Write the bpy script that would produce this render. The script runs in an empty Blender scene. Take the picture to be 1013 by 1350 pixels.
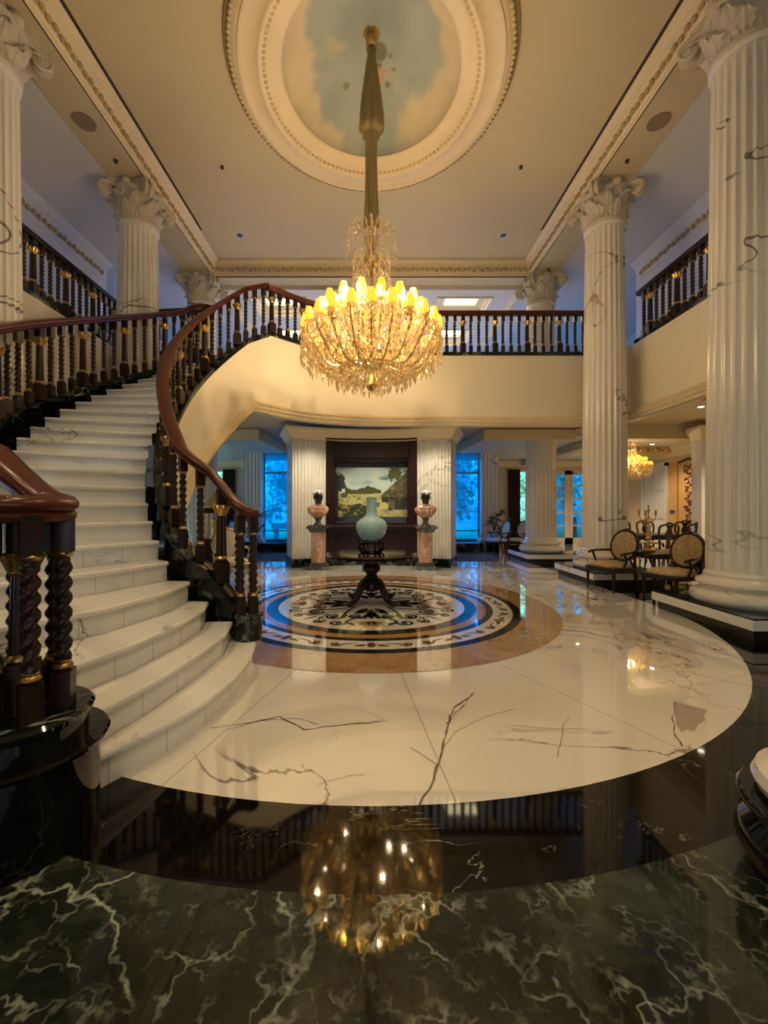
import bpy, math, random
from mathutils import Vector, Matrix
random.seed(7)
S = bpy.context.scene
COL = S.collection
pi = math.pi
H = 1.4            # eye height of the photographer
CY = 6.05          # rotunda centre (distance from the photographer)
def R(d): return math.radians(d)
def pol(r, ph):    # point on the rotunda plan: ph degrees towards the viewer from the left axis
    return (-r*math.cos(R(ph)), CY - r*math.sin(R(ph)))
def lerp(a, b, t): return a+(b-a)*t
def interp(tab, x):
    if x <= tab[0][0]: return tab[0][1]
    for (a, va), (b, vb) in zip(tab, tab[1:]):
        if x <= b: return lerp(va, vb, (x-a)/(b-a))
    return tab[-1][1]

# ------------------------------------------------------------------ mesh builder
class MB:
    def __init__(s): s.v = []; s.f = []; s.m = []
    def add(s, vs, fs, m=0, M=None):
        o = len(s.v)
        if M is not None: vs = [tuple(M @ Vector(p)) for p in vs]
        s.v += [tuple(p) for p in vs]
        s.f += [tuple(i+o for i in f) for f in fs]; s.m += [m]*len(fs)
    def box(s, x0, x1, y0, y1, z0, z1, m=0, M=None):
        vs = [(x0,y0,z0),(x1,y0,z0),(x1,y1,z0),(x0,y1,z0),(x0,y0,z1),(x1,y0,z1),(x1,y1,z1),(x0,y1,z1)]
        s.add(vs, [(0,3,2,1),(4,5,6,7),(0,1,5,4),(1,2,6,5),(2,3,7,6),(3,0,4,7)], m, M)
    def rbox(s, cx, cy, z0, z1, sx, sy, rz=0, m=0, tx=None):   # rotated box, optional top size
        M = Matrix.Translation((cx, cy, 0)) @ Matrix.Rotation(rz, 4, 'Z')
        a, b = sx/2, sy/2; c, d = (a, b) if tx is None else (tx[0]/2, tx[1]/2)
        vs = [(-a,-b,z0),(a,-b,z0),(a,b,z0),(-a,b,z0),(-c,-d,z1),(c,-d,z1),(c,d,z1),(-c,d,z1)]
        s.add(vs, [(0,3,2,1),(4,5,6,7),(0,1,5,4),(1,2,6,5),(2,3,7,6),(3,0,4,7)], m, M)
    def lathe(s, prof, seg=24, at=(0,0,0), fn=None, m=0, caps=True, M=None):
        vs = []; fs = []; n = len(prof)
        for r, z in prof:
            for i in range(seg):
                a = 2*pi*i/seg; rr = fn(r, z, a) if fn else r
                vs.append((at[0]+rr*math.cos(a), at[1]+rr*math.sin(a), at[2]+z))
        for j in range(n-1):
            for i in range(seg):
                k = (i+1) % seg
                fs.append((j*seg+i, j*seg+k, (j+1)*seg+k, (j+1)*seg+i))
        if caps:
            if prof[0][0] > 1e-4: fs.append(tuple(range(seg-1, -1, -1)))
            if prof[-1][0] > 1e-4: fs.append(tuple((n-1)*seg+i for i in range(seg)))
        s.add(vs, fs, m, M)
    def tube(s, path, r, seg=8, closed=False, m=0, M=None, flat=1.0):
        P = [Vector(p) for p in path]; n = len(P); vs = []; fs = []
        up = Vector((0,0,1)); prev = None
        for i, p in enumerate(P):
            if closed: t = P[(i+1) % n]-P[i-1]
            else: t = P[min(i+1, n-1)]-P[max(i-1, 0)]
            if t.length < 1e-9: t = Vector((0,0,1))
            t.normalize()
            if prev is None:
                ref = up if abs(t.z) < .9 else Vector((1,0,0))
                a = t.cross(ref).normalized()
            else:
                a = (prev - t*prev.dot(t))
                a = a.normalized() if a.length > 1e-6 else t.cross(up).normalized()
            prev = a; b = t.cross(a)
            rr = r[i] if isinstance(r, (list, tuple)) else r
            for k in range(seg):
                w = 2*pi*k/seg
                vs.append(p + a*rr*math.cos(w) + b*rr*flat*math.sin(w))
        m_ = n if closed else n-1
        for i in range(m_):
            j = (i+1) % n
            for k in range(seg):
                l = (k+1) % seg
                fs.append((i*seg+k, i*seg+l, j*seg+l, j*seg+k))
        if not closed:
            fs.append(tuple(range(seg-1, -1, -1))); fs.append(tuple((n-1)*seg+k for k in range(seg)))
        s.add(vs, fs, m, M)
    def sweep(s, path, prof, closed=False, m=0, M=None, caps=True):
        P = [Vector(p) for p in path]; n = len(P); k = len(prof); vs = []; fs = []
        for i, p in enumerate(P):
            def hdir(a, b):
                d = b-a; d.z = 0
                return d.normalized() if d.length > 1e-9 else Vector((1,0,0))
            if closed or 0 < i < n-1:
                d0 = hdir(P[i-1], P[i]); d1 = hdir(P[i], P[(i+1) % n])
            elif i == 0: d0 = d1 = hdir(P[0], P[1])
            else: d0 = d1 = hdir(P[-2], P[-1])
            t = (d0+d1); t = t.normalized() if t.length > 1e-6 else d0
            sd = Vector((t.y, -t.x, 0)); mit = 1/max(.35, t.dot(d0))
            for u, w in prof: vs.append(p + sd*u*mit + Vector((0,0,w)))
        for i in range(n if closed else n-1):
            j = (i+1) % n
            for q in range(k):
                q2 = (q+1) % k
                fs.append((i*k+q, j*k+q, j*k+q2, i*k+q2))
        if not closed and caps:
            fs.append(tuple(range(k))); fs.append(tuple((n-1)*k+q for q in range(k-1, -1, -1)))
        s.add(vs, fs, m, M)
    def prism(s, poly, z0, z1, m=0, M=None):
        n = len(poly)
        ar = sum(poly[i-1][0]*poly[i][1]-poly[i][0]*poly[i-1][1] for i in range(n))
        if ar < 0: poly = poly[::-1]
        vs = [(x, y, z0) for x, y in poly]+[(x, y, z1) for x, y in poly]
        fs = [tuple(range(n-1, -1, -1)), tuple(range(n, 2*n))]
        fs += [(i, (i+1) % n, n+(i+1) % n, n+i) for i in range(n)]
        s.add(vs, fs, m, M)
    def ell(s, c, rad, seg=16, rings=10, m=0, M=None, fn=None):
        vs = []; fs = []
        for j in range(rings+1):
            th = pi*j/rings
            for i in range(seg):
                a = 2*pi*i/seg
                x, y, z = math.sin(th)*math.cos(a), math.sin(th)*math.sin(a), -math.cos(th)
                if fn: x, y, z = fn(x, y, z)
                vs.append((c[0]+rad[0]*x, c[1]+rad[1]*y, c[2]+rad[2]*z))
        for j in range(rings):
            for i in range(seg):
                k = (i+1) % seg
                fs.append((j*seg+i, j*seg+k, (j+1)*seg+k, (j+1)*seg+i))
        s.add(vs, fs, m, M)
    def octa(s, c, r, h, m=0, top=.35):
        x, y, z = c; vs = [(x,y,z-h*(1-top)),(x+r,y,z),(x,y+r,z),(x-r,y,z),(x,y-r,z),(x,y,z+h*top)]
        s.add(vs, [(0,2,1),(0,3,2),(0,4,3),(0,1,4),(5,1,2),(5,2,3),(5,3,4),(5,4,1)], m)
    def strip(s, pts, widths, z, m=0):                      # flat ribbon in plan
        n = len(pts); vs = []; fs = []
        for i, p in enumerate(pts):
            a = pts[max(i-1, 0)]; b = pts[min(i+1, n-1)]
            dx, dy = b[0]-a[0], b[1]-a[1]; l = math.hypot(dx, dy) or 1
            w = widths[i]/2
            vs += [(p[0]-dy/l*w, p[1]+dx/l*w, z), (p[0]+dy/l*w, p[1]-dx/l*w, z)]
        for i in range(n-1): fs.append((2*i, 2*i+1, 2*i+3, 2*i+2))
        s.add(vs, fs, m)
    def mesh(s, name, mats, smooth=True, ang=38, world=None):
        me = bpy.data.meshes.new(name)
        vs = s.v
        if world is not None: vs = [(x-world[0], y-world[1], z-world[2]) for x, y, z in vs]
        me.from_pydata(vs, [], s.f)
        if not isinstance(mats, (list, tuple)): mats = [mats]
        for mt in mats: me.materials.append(mt)
        if len(mats) > 1: me.polygons.foreach_set('material_index', s.m)
        if smooth:
            me.polygons.foreach_set('use_smooth', [True]*len(me.polygons))
            me.update(); me.set_sharp_from_angle(angle=R(ang))
        me.validate(); me.update()
        return me
    def build(s, name, mats, parent=None, smooth=True, ang=38, world=False, bevel=0):
        base = None
        if parent is not None and world: base = world_loc(parent)
        o = bpy.data.objects.new(name, s.mesh(name, mats, smooth, ang, base))
        COL.objects.link(o)
        if parent is not None: o.parent = parent
        if bevel:
            b = o.modifiers.new('bevel', 'BEVEL'); b.width = bevel; b.segments = 2; b.limit_method = 'ANGLE'
        return o
def world_loc(o):
    v = Vector((0,0,0))
    while o is not None: v += o.location; o = o.parent
    return v
def thing(name, label, cat, loc=(0,0,0), rz=0, group=None):
    o = bpy.data.objects.new(name, None); COL.objects.link(o); o.empty_display_size = .1
    o.location = loc; o.rotation_euler = (0,0,rz); return tag(o, label, cat, group)
def tag(o, label, cat, group=None):
    o['label'] = label; o['category'] = cat
    if group: o['group'] = group
    return o
def struct(o): o['kind'] = 'structure'; return o
def copy_tree(o, parent=None):
    c = o.copy(); COL.objects.link(c)
    if parent is not None: c.parent = parent
    for ch in list(o.children): copy_tree(ch, c)
    return c
def inst(src, name, parent, loc=(0,0,0), rz=0, sc=1):      # one more object of the same mesh
    o = bpy.data.objects.new(name, src if isinstance(src, bpy.types.Mesh) else src.data)
    COL.objects.link(o); o.parent = parent; o.location = loc; o.rotation_euler = (0,0,rz)
    o.scale = (sc,)*3 if not isinstance(sc, tuple) else sc
    return o

# ------------------------------------------------------------------ value noise for painted pictures
_rt = [random.random() for _ in range(4096)]
def vn(x, y):
    xi, yi = math.floor(x), math.floor(y); fx, fy = x-xi, y-yi
    fx = fx*fx*(3-2*fx); fy = fy*fy*(3-2*fy)
    h = lambda a, b: _rt[(a*131+b*977) & 4095]
    return lerp(lerp(h(xi,yi), h(xi+1,yi), fx), lerp(h(xi,yi+1), h(xi+1,yi+1), fx), fy)
def fbm(x, y, o=4):
    t = 0; a = .5
    for _ in range(o): t += a*vn(x, y); x = x*2.03+17; y = y*2.03+31; a *= .5
    return t
def mixc(a, b, t):
    t = max(0, min(1, t)); return tuple(a[i]+(b[i]-a[i])*t for i in range(3))
def sm(a, b, x):
    t = max(0, min(1, (x-a)/(b-a))); return t*t*(3-2*t)
def srgb(r, g, b):
    f = lambda c: (c/255/12.92 if c/255 <= .04045 else ((c/255+.055)/1.055)**2.4)
    return (f(r), f(g), f(b))

# ------------------------------------------------------------------ materials
class NT:
    def __init__(s, name):
        s.mat = bpy.data.materials.new(name); s.mat.use_nodes = True
        s.t = s.mat.node_tree; s.b = s.t.nodes['Principled BSDF']; s.out = s.t.nodes['Material Output']
    def n(s, typ, **kw):
        nd = s.t.nodes.new('ShaderNode'+typ)
        for k, v in kw.items(): setattr(nd, k, v)
        return nd
    def set(s, sock, v):
        if isinstance(v, bpy.types.NodeSocket): s.t.links.new(v, sock)
        elif isinstance(v, tuple) and len(v) == 3 and sock.type == 'RGBA': sock.default_value = (*v, 1)
        else: sock.default_value = v
    def math(s, op, a, b=0.0, c=None):
        nd = s.n('Math', operation=op); s.set(nd.inputs[0], a); s.set(nd.inputs[1], b)
        if c is not None: s.set(nd.inputs[2], c)
        return nd.outputs[0]
    def vmath(s, op, a, b):
        nd = s.n('VectorMath', operation=op); s.set(nd.inputs[0], a)
        if isinstance(b, (int, float)): s.set(nd.inputs['Scale'], b)
        else: s.set(nd.inputs[1], b)
        return nd.outputs[0]
    def noise(s, vec, scale, detail=4, rough=.55, dist=0.0):
        nd = s.n('TexNoise'); s.set(nd.inputs['Vector'], vec); s.set(nd.inputs['Scale'], scale)
        s.set(nd.inputs['Detail'], detail); s.set(nd.inputs['Roughness'], rough); s.set(nd.inputs['Distortion'], dist)
        return nd
    def ramp(s, x, a, b, lo=0.0, hi=1.0):
        nd = s.n('MapRange', interpolation_type='SMOOTHSTEP')
        for i, v in enumerate((x, a, b, lo, hi)): s.set(nd.inputs[i], v)
        return nd.outputs[0]
    def mix(s, f, a, b):
        nd = s.n('Mix', data_type='RGBA'); s.set(nd.inputs[0], f); s.set(nd.inputs[6], a); s.set(nd.inputs[7], b)
        return nd.outputs[2]
    def pos(s): return s.n('NewGeometry').outputs['Position']
    def bump(s, h, strength=.3, dist=.02):
        nd = s.n('Bump'); s.set(nd.inputs['Strength'], strength); s.set(nd.inputs['Distance'], dist)
        s.set(nd.inputs['Height'], h); s.set(s.b.inputs['Normal'], nd.outputs[0])
    def p(s, **kw):
        for k, v in kw.items(): s.set(s.b.inputs[k.replace('_', ' ')], v)
        return s.mat
def plain(name, c, rough=.6, metal=0.0, var=.08, vs=6.0, spec=.5, coat=0.0, bump=0.0):
    N = NT(name)
    nz = N.noise(N.pos(), vs, 4).outputs['Fac']
    col = N.mix(nz, tuple(x*(1-var) for x in c), tuple(min(1, x*(1+var)) for x in c))
    if bump: N.bump(N.noise(N.pos(), vs*9, 3).outputs['Fac'], bump, .004)
    return N.p(Base_Color=col, Roughness=rough, Metallic=metal, Specular_IOR_Level=spec, Coat_Weight=coat)
def veins(N, vec, scale, width, m0, m1, dist=.6, detail=6, rough=.6, off=0.0):
    v2 = N.vmath('ADD', vec, (off, off*.7, off*1.3))
    n = N.noise(v2, scale, detail, rough, dist).outputs['Fac']
    line = N.ramp(N.math('ABSOLUTE', N.math('SUBTRACT', n, .5)), 0.0, width, 1.0, 0.0)
    mk = N.ramp(N.noise(N.vmath('ADD', v2, (9.1, 3.3, 5.7)), scale*.8, 2).outputs['Fac'], m0, m1)
    return N.math('MULTIPLY', line, mk)
def marble(name, base, vein, scale=.8, width=.012, m=(.48,.62), fine=.35, rough=.08, dist=.8, stretch=(1,1,1), cloud=.06, seam=None, coat=0.0, off=0.0, spec=.5, cior=1.5, det=6):
    N = NT(name)
    vec = N.vmath('MULTIPLY', N.pos(), stretch)
    a = veins(N, vec, scale, width, m[0], m[1], dist, off=off, detail=det)
    b = veins(N, vec, scale*2.6, width*1.6, .5, .7, dist, off=off+3)
    f = N.math('MAXIMUM', a, N.math('MULTIPLY', b, fine))
    cl = N.noise(vec, scale*1.5, 3).outputs['Fac']
    col = N.mix(cl, tuple(x*(1-cloud*2) for x in base), base)
    col = N.mix(f, col, vein)
    if seam: col = seam(N, col)
    return N.p(Base_Color=col, Roughness=rough, Coat_Weight=coat, Coat_Roughness=.02, Coat_IOR=cior, Specular_IOR_Level=spec)
def seam_floor(N, col):
    sx = N.n('SeparateXYZ'); N.set(sx.inputs[0], N.pos())
    y = N.math('SUBTRACT', sx.outputs[1], CY); x = sx.outputs[0]
    ang = N.math('MULTIPLY', N.math('ARCTAN2', y, x), 180/pi/20.55)
    fr = N.math('FRACT', N.math('ADD', ang, 20.0+53.55/20.55-2))
    r = N.math('SQRT', N.math('ADD', N.math('MULTIPLY', x, x), N.math('MULTIPLY', y, y)))
    dd = N.math('MULTIPLY', N.math('ABSOLUTE', N.math('SUBTRACT', fr, .5)), N.math('MULTIPLY', r, R(20.55)))
    l = N.ramp(dd, .002, .006, .55, 0.0)
    l = N.math('MULTIPLY', l, N.math('LESS_THAN', r, 4.3))
    return N.mix(l, col, (.16,.13,.10))
def seam_riser(N, col):
    sx = N.n('SeparateXYZ'); N.set(sx.inputs[0], N.pos())
    y = N.math('SUBTRACT', sx.outputs[1], CY); x = sx.outputs[0]
    r = N.math('SQRT', N.math('ADD', N.math('MULTIPLY', x, x), N.math('MULTIPLY', y, y)))
    fr = N.math('FRACT', N.math('DIVIDE', r, .31))
    l = N.ramp(N.math('ABSOLUTE', N.math('SUBTRACT', fr, .5)), .004, .012, .6, 0.0)
    return N.mix(l, col, (.12,.10,.08))
M = {}
M['floor_white'] = marble('white floor marble', (.80,.755,.665), (.17,.145,.12), .55, .013, (.46,.58), .40, .035, 1.1, seam=seam_floor, cloud=.05, off=2.4, coat=1.0, cior=1.75)
M['step'] = marble('stair marble', (.84,.82,.77), (.22,.22,.22), 1.3, .016, (.52,.66), .35, .10, 1.0, stretch=(1,1,2.2))
M['riser'] = marble('stair riser marble', (.80,.78,.73), (.22,.22,.22), 1.3, .020, (.50,.64), .40, .14, 1.0, stretch=(1,1,2.0), seam=seam_riser)
M['column'] = marble('column marble', (.80,.75,.64), (.12,.10,.075), .40, .0060, (.46,.54), .10, .22, .55, stretch=(.75,.75,1.5), cloud=.05, off=1.0, det=3.2)
M['cap'] = marble('capital stone', (.66,.58,.44), (.2,.16,.11), 1.5, .01, (.55,.7), .3, .5, .8, cloud=.12)
M['flute'] = marble('fluted wall marble', (.78,.76,.68), (.2,.2,.17), .8, .010, (.55,.62), .15, .2, 1.2, cloud=.04)
M['green'] = marble('dark green serpentine', (.0075,.0115,.0085), (.30,.35,.29), 1.05, .016, (.47,.66), .55, .06, 1.3, cloud=.42, off=4.0)
def green_floor():
    N = NT('green marble floor')
    P = N.pos()
    w1 = N.vmath('SCALE', N.vmath('SUBTRACT', N.noise(P, 1.3, 5, .6).outputs['Color'], (.5,.5,.5)), .9)
    w2 = N.vmath('SCALE', N.vmath('SUBTRACT', N.noise(P, 6.0, 4, .65).outputs['Color'], (.5,.5,.5)), .16)
    wv = N.vmath('ADD', N.vmath('ADD', P, w1), w2)
    def crack(sc, wd, m0, m1, off):
        v = N.n('TexVoronoi', feature='DISTANCE_TO_EDGE'); N.set(v.inputs['Vector'], N.vmath('ADD', wv, off)); N.set(v.inputs['Scale'], sc)
        mk = N.ramp(N.noise(N.vmath('ADD', P, off), sc*.9, 5, .65).outputs['Fac'], m0, m1)
        return N.math('MULTIPLY', N.ramp(v.outputs['Distance'], 0, wd, 1, 0), mk)
    a = crack(1.5, .026, .40, .56, (3.1,7.7,.3)); b = crack(3.6, .040, .44, .62, (9.3,1.2,.9)); c2 = crack(9.0, .10, .48, .68, (2.3,5.2,.1))
    c = N.ramp(N.noise(wv, 1.5, 8, .68, .3).outputs['Fac'], .40, .72)
    col = N.mix(c, (.009,.012,.008), (.058,.072,.046))
    f = N.math('MINIMUM', N.math('ADD', N.math('ADD', N.math('MULTIPLY', a, .8), N.math('MULTIPLY', b, .50)), N.math('MULTIPLY', c2, .28)), 1.0)
    col = N.mix(f, col, (.36,.40,.32))
    return N.p(Base_Color=col, Roughness=.03)
M['green_floor'] = green_floor()
M['black'] = marble('black marble', (.0035,.0035,.003), (.25,.24,.2), 1.4, .004, (.6,.66), .05, .045, 1.2, cloud=.2, spec=.42)
M['tan'] = marble('tan marble', (.54,.33,.15), (.30,.16,.06), 5.0, .06, (.35,.65), .6, .05, .8, cloud=.14, coat=1.0, cior=1.75)
M['inlay_white'] = marble('inlay white marble', (.78,.75,.69), (.4,.38,.35), 1.5, .012, (.5,.6), .3, .04, 1, coat=1.0, cior=1.75)
M['inlay_dark'] = plain('inlay dark marble', (.012,.013,.013), .05, var=.4)
M['inlay_gold'] = plain('inlay ochre marble', (.36,.20,.06), .05, var=.2)
M['inlay_brown'] = plain('inlay brown marble', (.11,.05,.035), .05, var=.2)
def wood(name, a, b, rough=.22):
    N = NT(name)
    v = N.vmath('MULTIPLY', N.n('TexCoord').outputs['Object'], (14, 14, 2.5))
    nz = N.noise(v, 2.2, 5, .6, .6).outputs['Fac']
    return N.p(Base_Color=N.mix(nz, a, b), Roughness=rough+.08, Coat_Weight=.06, Coat_Roughness=.15, Specular_IOR_Level=.28)
M['wood'] = wood('mahogany', (.018,.0045,.0035), (.045,.011,.008))
M['rail'] = wood('handrail mahogany', (.060,.014,.008), (.115,.028,.014), .2)
M['dwood'] = wood('dark walnut', (.012,.006,.004), (.034,.014,.009), .25)
M['panel'] = wood('panel mahogany', (.012,.0035,.0045), (.022,.007,.008), .3)
M['gold'] = plain('gilt', (.62,.40,.13), .32, 1.0, .12, 20)
M['collar'] = plain('dull gilt', (.40,.26,.09), .35, 1.0, .15, 20)
M['brass'] = plain('old brass', (.55,.38,.13), .3, 1.0, .2, 20)
M['cream'] = plain('cream wall paint', (.82,.73,.55), .55, var=.03, vs=1.5)
M['ceil'] = plain('ceiling paint', (.61,.51,.32), .7, var=.02, vs=1)
M['mould'] = plain('plaster moulding', (.78,.64,.40), .5, var=.08, vs=8)
M['mould_dark'] = plain('antiqued plaster relief', (.44,.33,.17), .6, var=.25, vs=12)
M['wallw'] = plain('pale wall paint', (.70,.68,.65), .6, var=.03, vs=2)
M['dark'] = plain('dark slot', (.05,.04,.03), .8, var=.05)
M['grille'] = plain('speaker grille', (.27,.19,.12), .8, var=.1, vs=60)
M['pink'] = marble('pink marble', (.62,.34,.22), (.75,.62,.5), 3.0, .05, (.4,.6), .5, .12, 1.0, stretch=(2,2,.5), cloud=.2)
M['grey_marble'] = marble('grey veined marble', (.07,.065,.065), (.35,.33,.32), 4.0, .04, (.45,.6), .6, .12, 1)
M['black_stone'] = plain('polished black stone', (.012,.011,.012), .15, var=.3)
M['white_stone'] = marble('white breccia', (.75,.74,.74), (.05,.05,.06), 9.0, .05, (.45,.55), .4, .15, 1)
def celadon():
    N = NT('celadon glaze')
    w = N.noise(N.n('TexCoord').outputs['Object'], 28, 3, .6, 1.2).outputs['Fac']
    N.bump(w, .35, .01)
    return N.p(Base_Color=N.mix(N.ramp(w, .35, .65), (.34,.60,.66), (.50,.76,.82)), Roughness=.12, Coat_Weight=.4)
M['celadon'] = celadon()
def tapestry():
    N = NT('tapestry upholstery')
    o = N.n('TexCoord').outputs['Object']
    w = N.noise(o, 9, 3, .5, 2.2).outputs['Fac']
    c = N.ramp(N.math('SINE', N.math('MULTIPLY', w, 42.0)), -.2, .5)
    return N.p(Base_Color=N.mix(c, (.30,.20,.09), (.62,.48,.27)), Roughness=.85)
M['tapestry'] = tapestry()
M['creamcloth'] = plain('cream upholstery', (.66,.62,.55), .85, var=.1, vs=15)
M['silk'] = plain('old gold silk', (.27,.20,.075), .45, var=.25, vs=14)
def emis(name, c, st, base=(.8,.7,.5)):
    N = NT(name); N.p(Base_Color=base, Emission_Color=c, Emission_Strength=st, Roughness=.5); return N.mat
M['shade'] = emis('lit chandelier shade', (1.0,.50,.03), 1.0, (.9,.6,.15))
M['bulb'] = emis('lit bulb', (1.0,.72,.32), 22.0)
M['cove'] = emis('lit cove', (1.0,.82,.50), 5.0)
M['spotlamp'] = emis('downlight lamp', (1.0,.85,.6), 14.0)
def crystal():
    N = NT('cut crystal')
    N.t.nodes.remove(N.b)
    g = N.n('BsdfGlossy'); N.set(g.inputs['Roughness'], .04); N.set(g.inputs['Color'], (1.0,.92,.75))
    t = N.n('BsdfTransparent'); N.set(t.inputs['Color'], (1.0,.97,.9))
    d = N.n('BsdfTranslucent'); N.set(d.inputs['Color'], (1.0,.84,.56))
    m1 = N.n('MixShader'); N.set(m1.inputs[0], .40); N.t.links.new(t.outputs[0], m1.inputs[1]); N.t.links.new(d.outputs[0], m1.inputs[2])
    m2 = N.n('MixShader'); N.set(m2.inputs[0], .38); N.t.links.new(m1.outputs[0], m2.inputs[1]); N.t.links.new(g.outputs[0], m2.inputs[2])
    N.t.links.new(m2.outputs[0], N.out.inputs[0]); return N.mat
M['crystal'] = crystal()
def pane(name, tint, gl=.12):
    N = NT(name); N.t.nodes.remove(N.b)
    g = N.n('BsdfGlossy'); N.set(g.inputs['Roughness'], .02)
    t = N.n('BsdfTransparent'); N.set(t.inputs['Color'], tint)
    m = N.n('MixShader'); N.set(m.inputs[0], gl); N.t.links.new(t.outputs[0], m.inputs[1]); N.t.links.new(g.outputs[0], m.inputs[2])
    N.t.links.new(m.outputs[0], N.out.inputs[0]); return N.mat
M['blueglass'] = pane('blue tinted glass', (.012,.52,1.0), .05)
M['glass'] = pane('pale blue glass', (.10,.36,.56), .06)
M['clearglass'] = pane('clear glass', (.75,.92,.90), .06)
M['leaf'] = plain('leaf', (.035,.10,.025), .5, var=.4, vs=5)
M['treeleaf'] = plain('tree leaf', (.60,.74,.64), .6, var=.35, vs=2.5)
M['bark'] = plain('bark', (.08,.05,.03), .9, var=.3)
M['soil'] = plain('soil', (.03,.02,.012), .95, var=.3)
M['grass'] = plain('lawn', (.10,.20,.07), .9, var=.4, vs=3)
M['pot'] = plain('blue white porcelain', (.35,.42,.5), .2, var=.3, vs=12)
M['curtain'] = plain('brown curtain', (.09,.055,.04), .9, var=.2, vs=8)
M['doorwhite'] = plain('white lacquer', (.70,.68,.66), .35, var=.02)
M['orange'] = plain('amber wall panel', (.62,.36,.14), .45, var=.12, vs=3)
M['whitemetal'] = plain('white frame', (.72,.60,.47), .4, var=.02)
M['wallc'] = plain('back wall paint', (.62,.50,.38), .6, var=.04, vs=2)
M['amberwall'] = plain('warm dining wall', (.70,.52,.30), .5, var=.06, vs=2)
M['blueglass2'] = pane('upper blue glass', (.16,.36,.62), .05)
EXPOSURE = 0.48
WORLD = 15.0
K_CH = 34
K_SP = 42      # watts per downlight
K_FR = 6.0
K_CF = 40
# ------------------------------------------------------------------ camera and world
cam = bpy.data.cameras.new('camera'); camo = bpy.data.objects.new('camera', cam); COL.objects.link(camo)
camo.location = (0, 0, H); camo.rotation_euler = (pi/2, 0, 0)
cam.lens = 540/1350*36; cam.sensor_width = 36; cam.shift_x = 16.5/1350; cam.shift_y = -4/1350; cam.clip_start = .05
S.camera = camo
S.view_settings.view_transform = 'Standard'; S.view_settings.look = 'None'
S.view_settings.exposure = EXPOSURE; S.view_settings.gamma = 1; S.view_settings.use_curve_mapping = False
S.cycles.use_denoising = True; S.cycles.max_bounces = 7; S.cycles.transparent_max_bounces = 12
S.cycles.sample_clamp_indirect = 6; S.cycles.caustics_reflective = False; S.cycles.caustics_refractive = False
w = bpy.data.worlds.new('daylight'); S.world = w; w.use_nodes = True
bg = w.node_tree.nodes['Background']; bg.inputs[0].default_value = (.50, .78, 1.0, 1); bg.inputs[1].default_value = WORLD

X2 = 4.12       # edge of the white floor
XC = 4.65       # column axis
CD = (5.07, 8.17, 11.25)   # column depths
ZB, ZC = 7.7, 8.05         # beam soffit and hall ceiling
ZF = 4.74       # upper floor
# ------------------------------------------------------------------ floor
arc = lambda r, a0, a1, n: [(r*math.cos(R(lerp(a0,a1,i/n))), CY+r*math.sin(R(lerp(a0,a1,i/n)))) for i in range(n+1)]
mb = MB()
N_ = 72
inn = arc(X2, 180, 360, N_); out = arc(4.565, 180, 360, N_)
# white: half disc and the straight aisle behind it
mb.add([(x,y,0) for x,y in inn]+[(X2,13.2,0),(-X2,13.2,0)], [tuple(range(N_+3))], 0)
# black band
mb.add([(x,y,0) for x,y in inn]+[(x,y,0) for x,y in out], [(i, N_+1+i, N_+2+i, i+1) for i in range(N_)], 1)
for s in (1, -1):
    q = [(s*X2,CY,0),(s*5.9,CY,0),(s*5.9,16.2,0),(s*X2,16.2,0)]
    mb.add(q if s > 0 else q[::-1], [(0,1,2,3)], 1)
    q = [(s*5.9,4.2,0),(s*9.4,4.2,0),(s*9.4,16.2,0),(s*5.9,16.2,0)]
    mb.add(q if s > 0 else q[::-1], [(0,1,2,3)], 0)
    # green field on each side up to the column line
    q = [(s*4.565,CY,0)]+[(s*5.9,CY,0),(s*5.9,4.2,0),(s*9.4,4.2,0),(s*9.4,-5,0),(0,-5,0)]+[(x,y,0) for x,y in ([p for p in out if p[0]*s >= -1e-6] if s > 0 else [p for p in out if p[0] <= 1e-6][::-1])]
    mb.add(q, [tuple(range(len(q)))] if s > 0 else [tuple(range(len(q)-1,-1,-1))], 2)
mb.add([(-X2,13.2,0),(X2,13.2,0),(X2,16.2,0),(-X2,16.2,0)], [(0,1,2,3)], 1)
fl = struct(mb.build('floor', [M['floor_white'], M['black'], M['green_floor']], smooth=False))
# the two long veins of the white floor, let into it as thin strips
def vein(pts, wmax, seed):
    rnd = random.Random(seed); P = []; W = []
    for (a, b) in zip(pts, pts[1:]):
        n = max(3, int(math.dist(a, b)/.05))
        for i in range(n):
            t = i/n; P.append((lerp(a[0],b[0],t)+rnd.uniform(-.007,.007), lerp(a[1],b[1],t)+rnd.uniform(-.007,.007)))
            W.append(wmax*rnd.uniform(.25,1))
    P.append(pts[-1]); W.append(.004); return P, W
def fp(x, y): d = 756/(y-671); return ((x-490)*d/540, d)
mb = MB()
for k, (pp, ww) in enumerate((([(552,1062),(572,1030),(583,990),(590,955),(600,932),(625,915)], .020), ([(590,955),(606,935),(626,912)], .012),
        ([(583,990),(600,965),(640,945),(680,935)], .006), ([(278,960),(320,955),(370,945),(400,962),(440,957),(508,951)], .016), ([(300,962),(345,950),(395,947),(420,955)], .009),
        ([(900,985),(889,965),(888,945),(889,925)], .012), ([(735,1000),(742,960),(750,946)], .006),
        ([(840,842),(890,852),(940,868),(966,870)], .014), ([(800,820),(840,842)], .01), ([(900,905),(940,900),(985,888)], .004),
        ([(540,985),(565,1000),(580,1012)], .006), ([(420,1035),(450,1025),(480,1022)], .004))):
    P, W = vein([fp(*q) for q in pp], ww, k); mb.strip(P, W, .0012)
vv = mb.build('floor_vein', M['vein'] if 'vein' in M else plain('grey vein', (.16,.13,.11), .06, var=.5, vs=20), None, smooth=False)
vv.parent = fl
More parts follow.
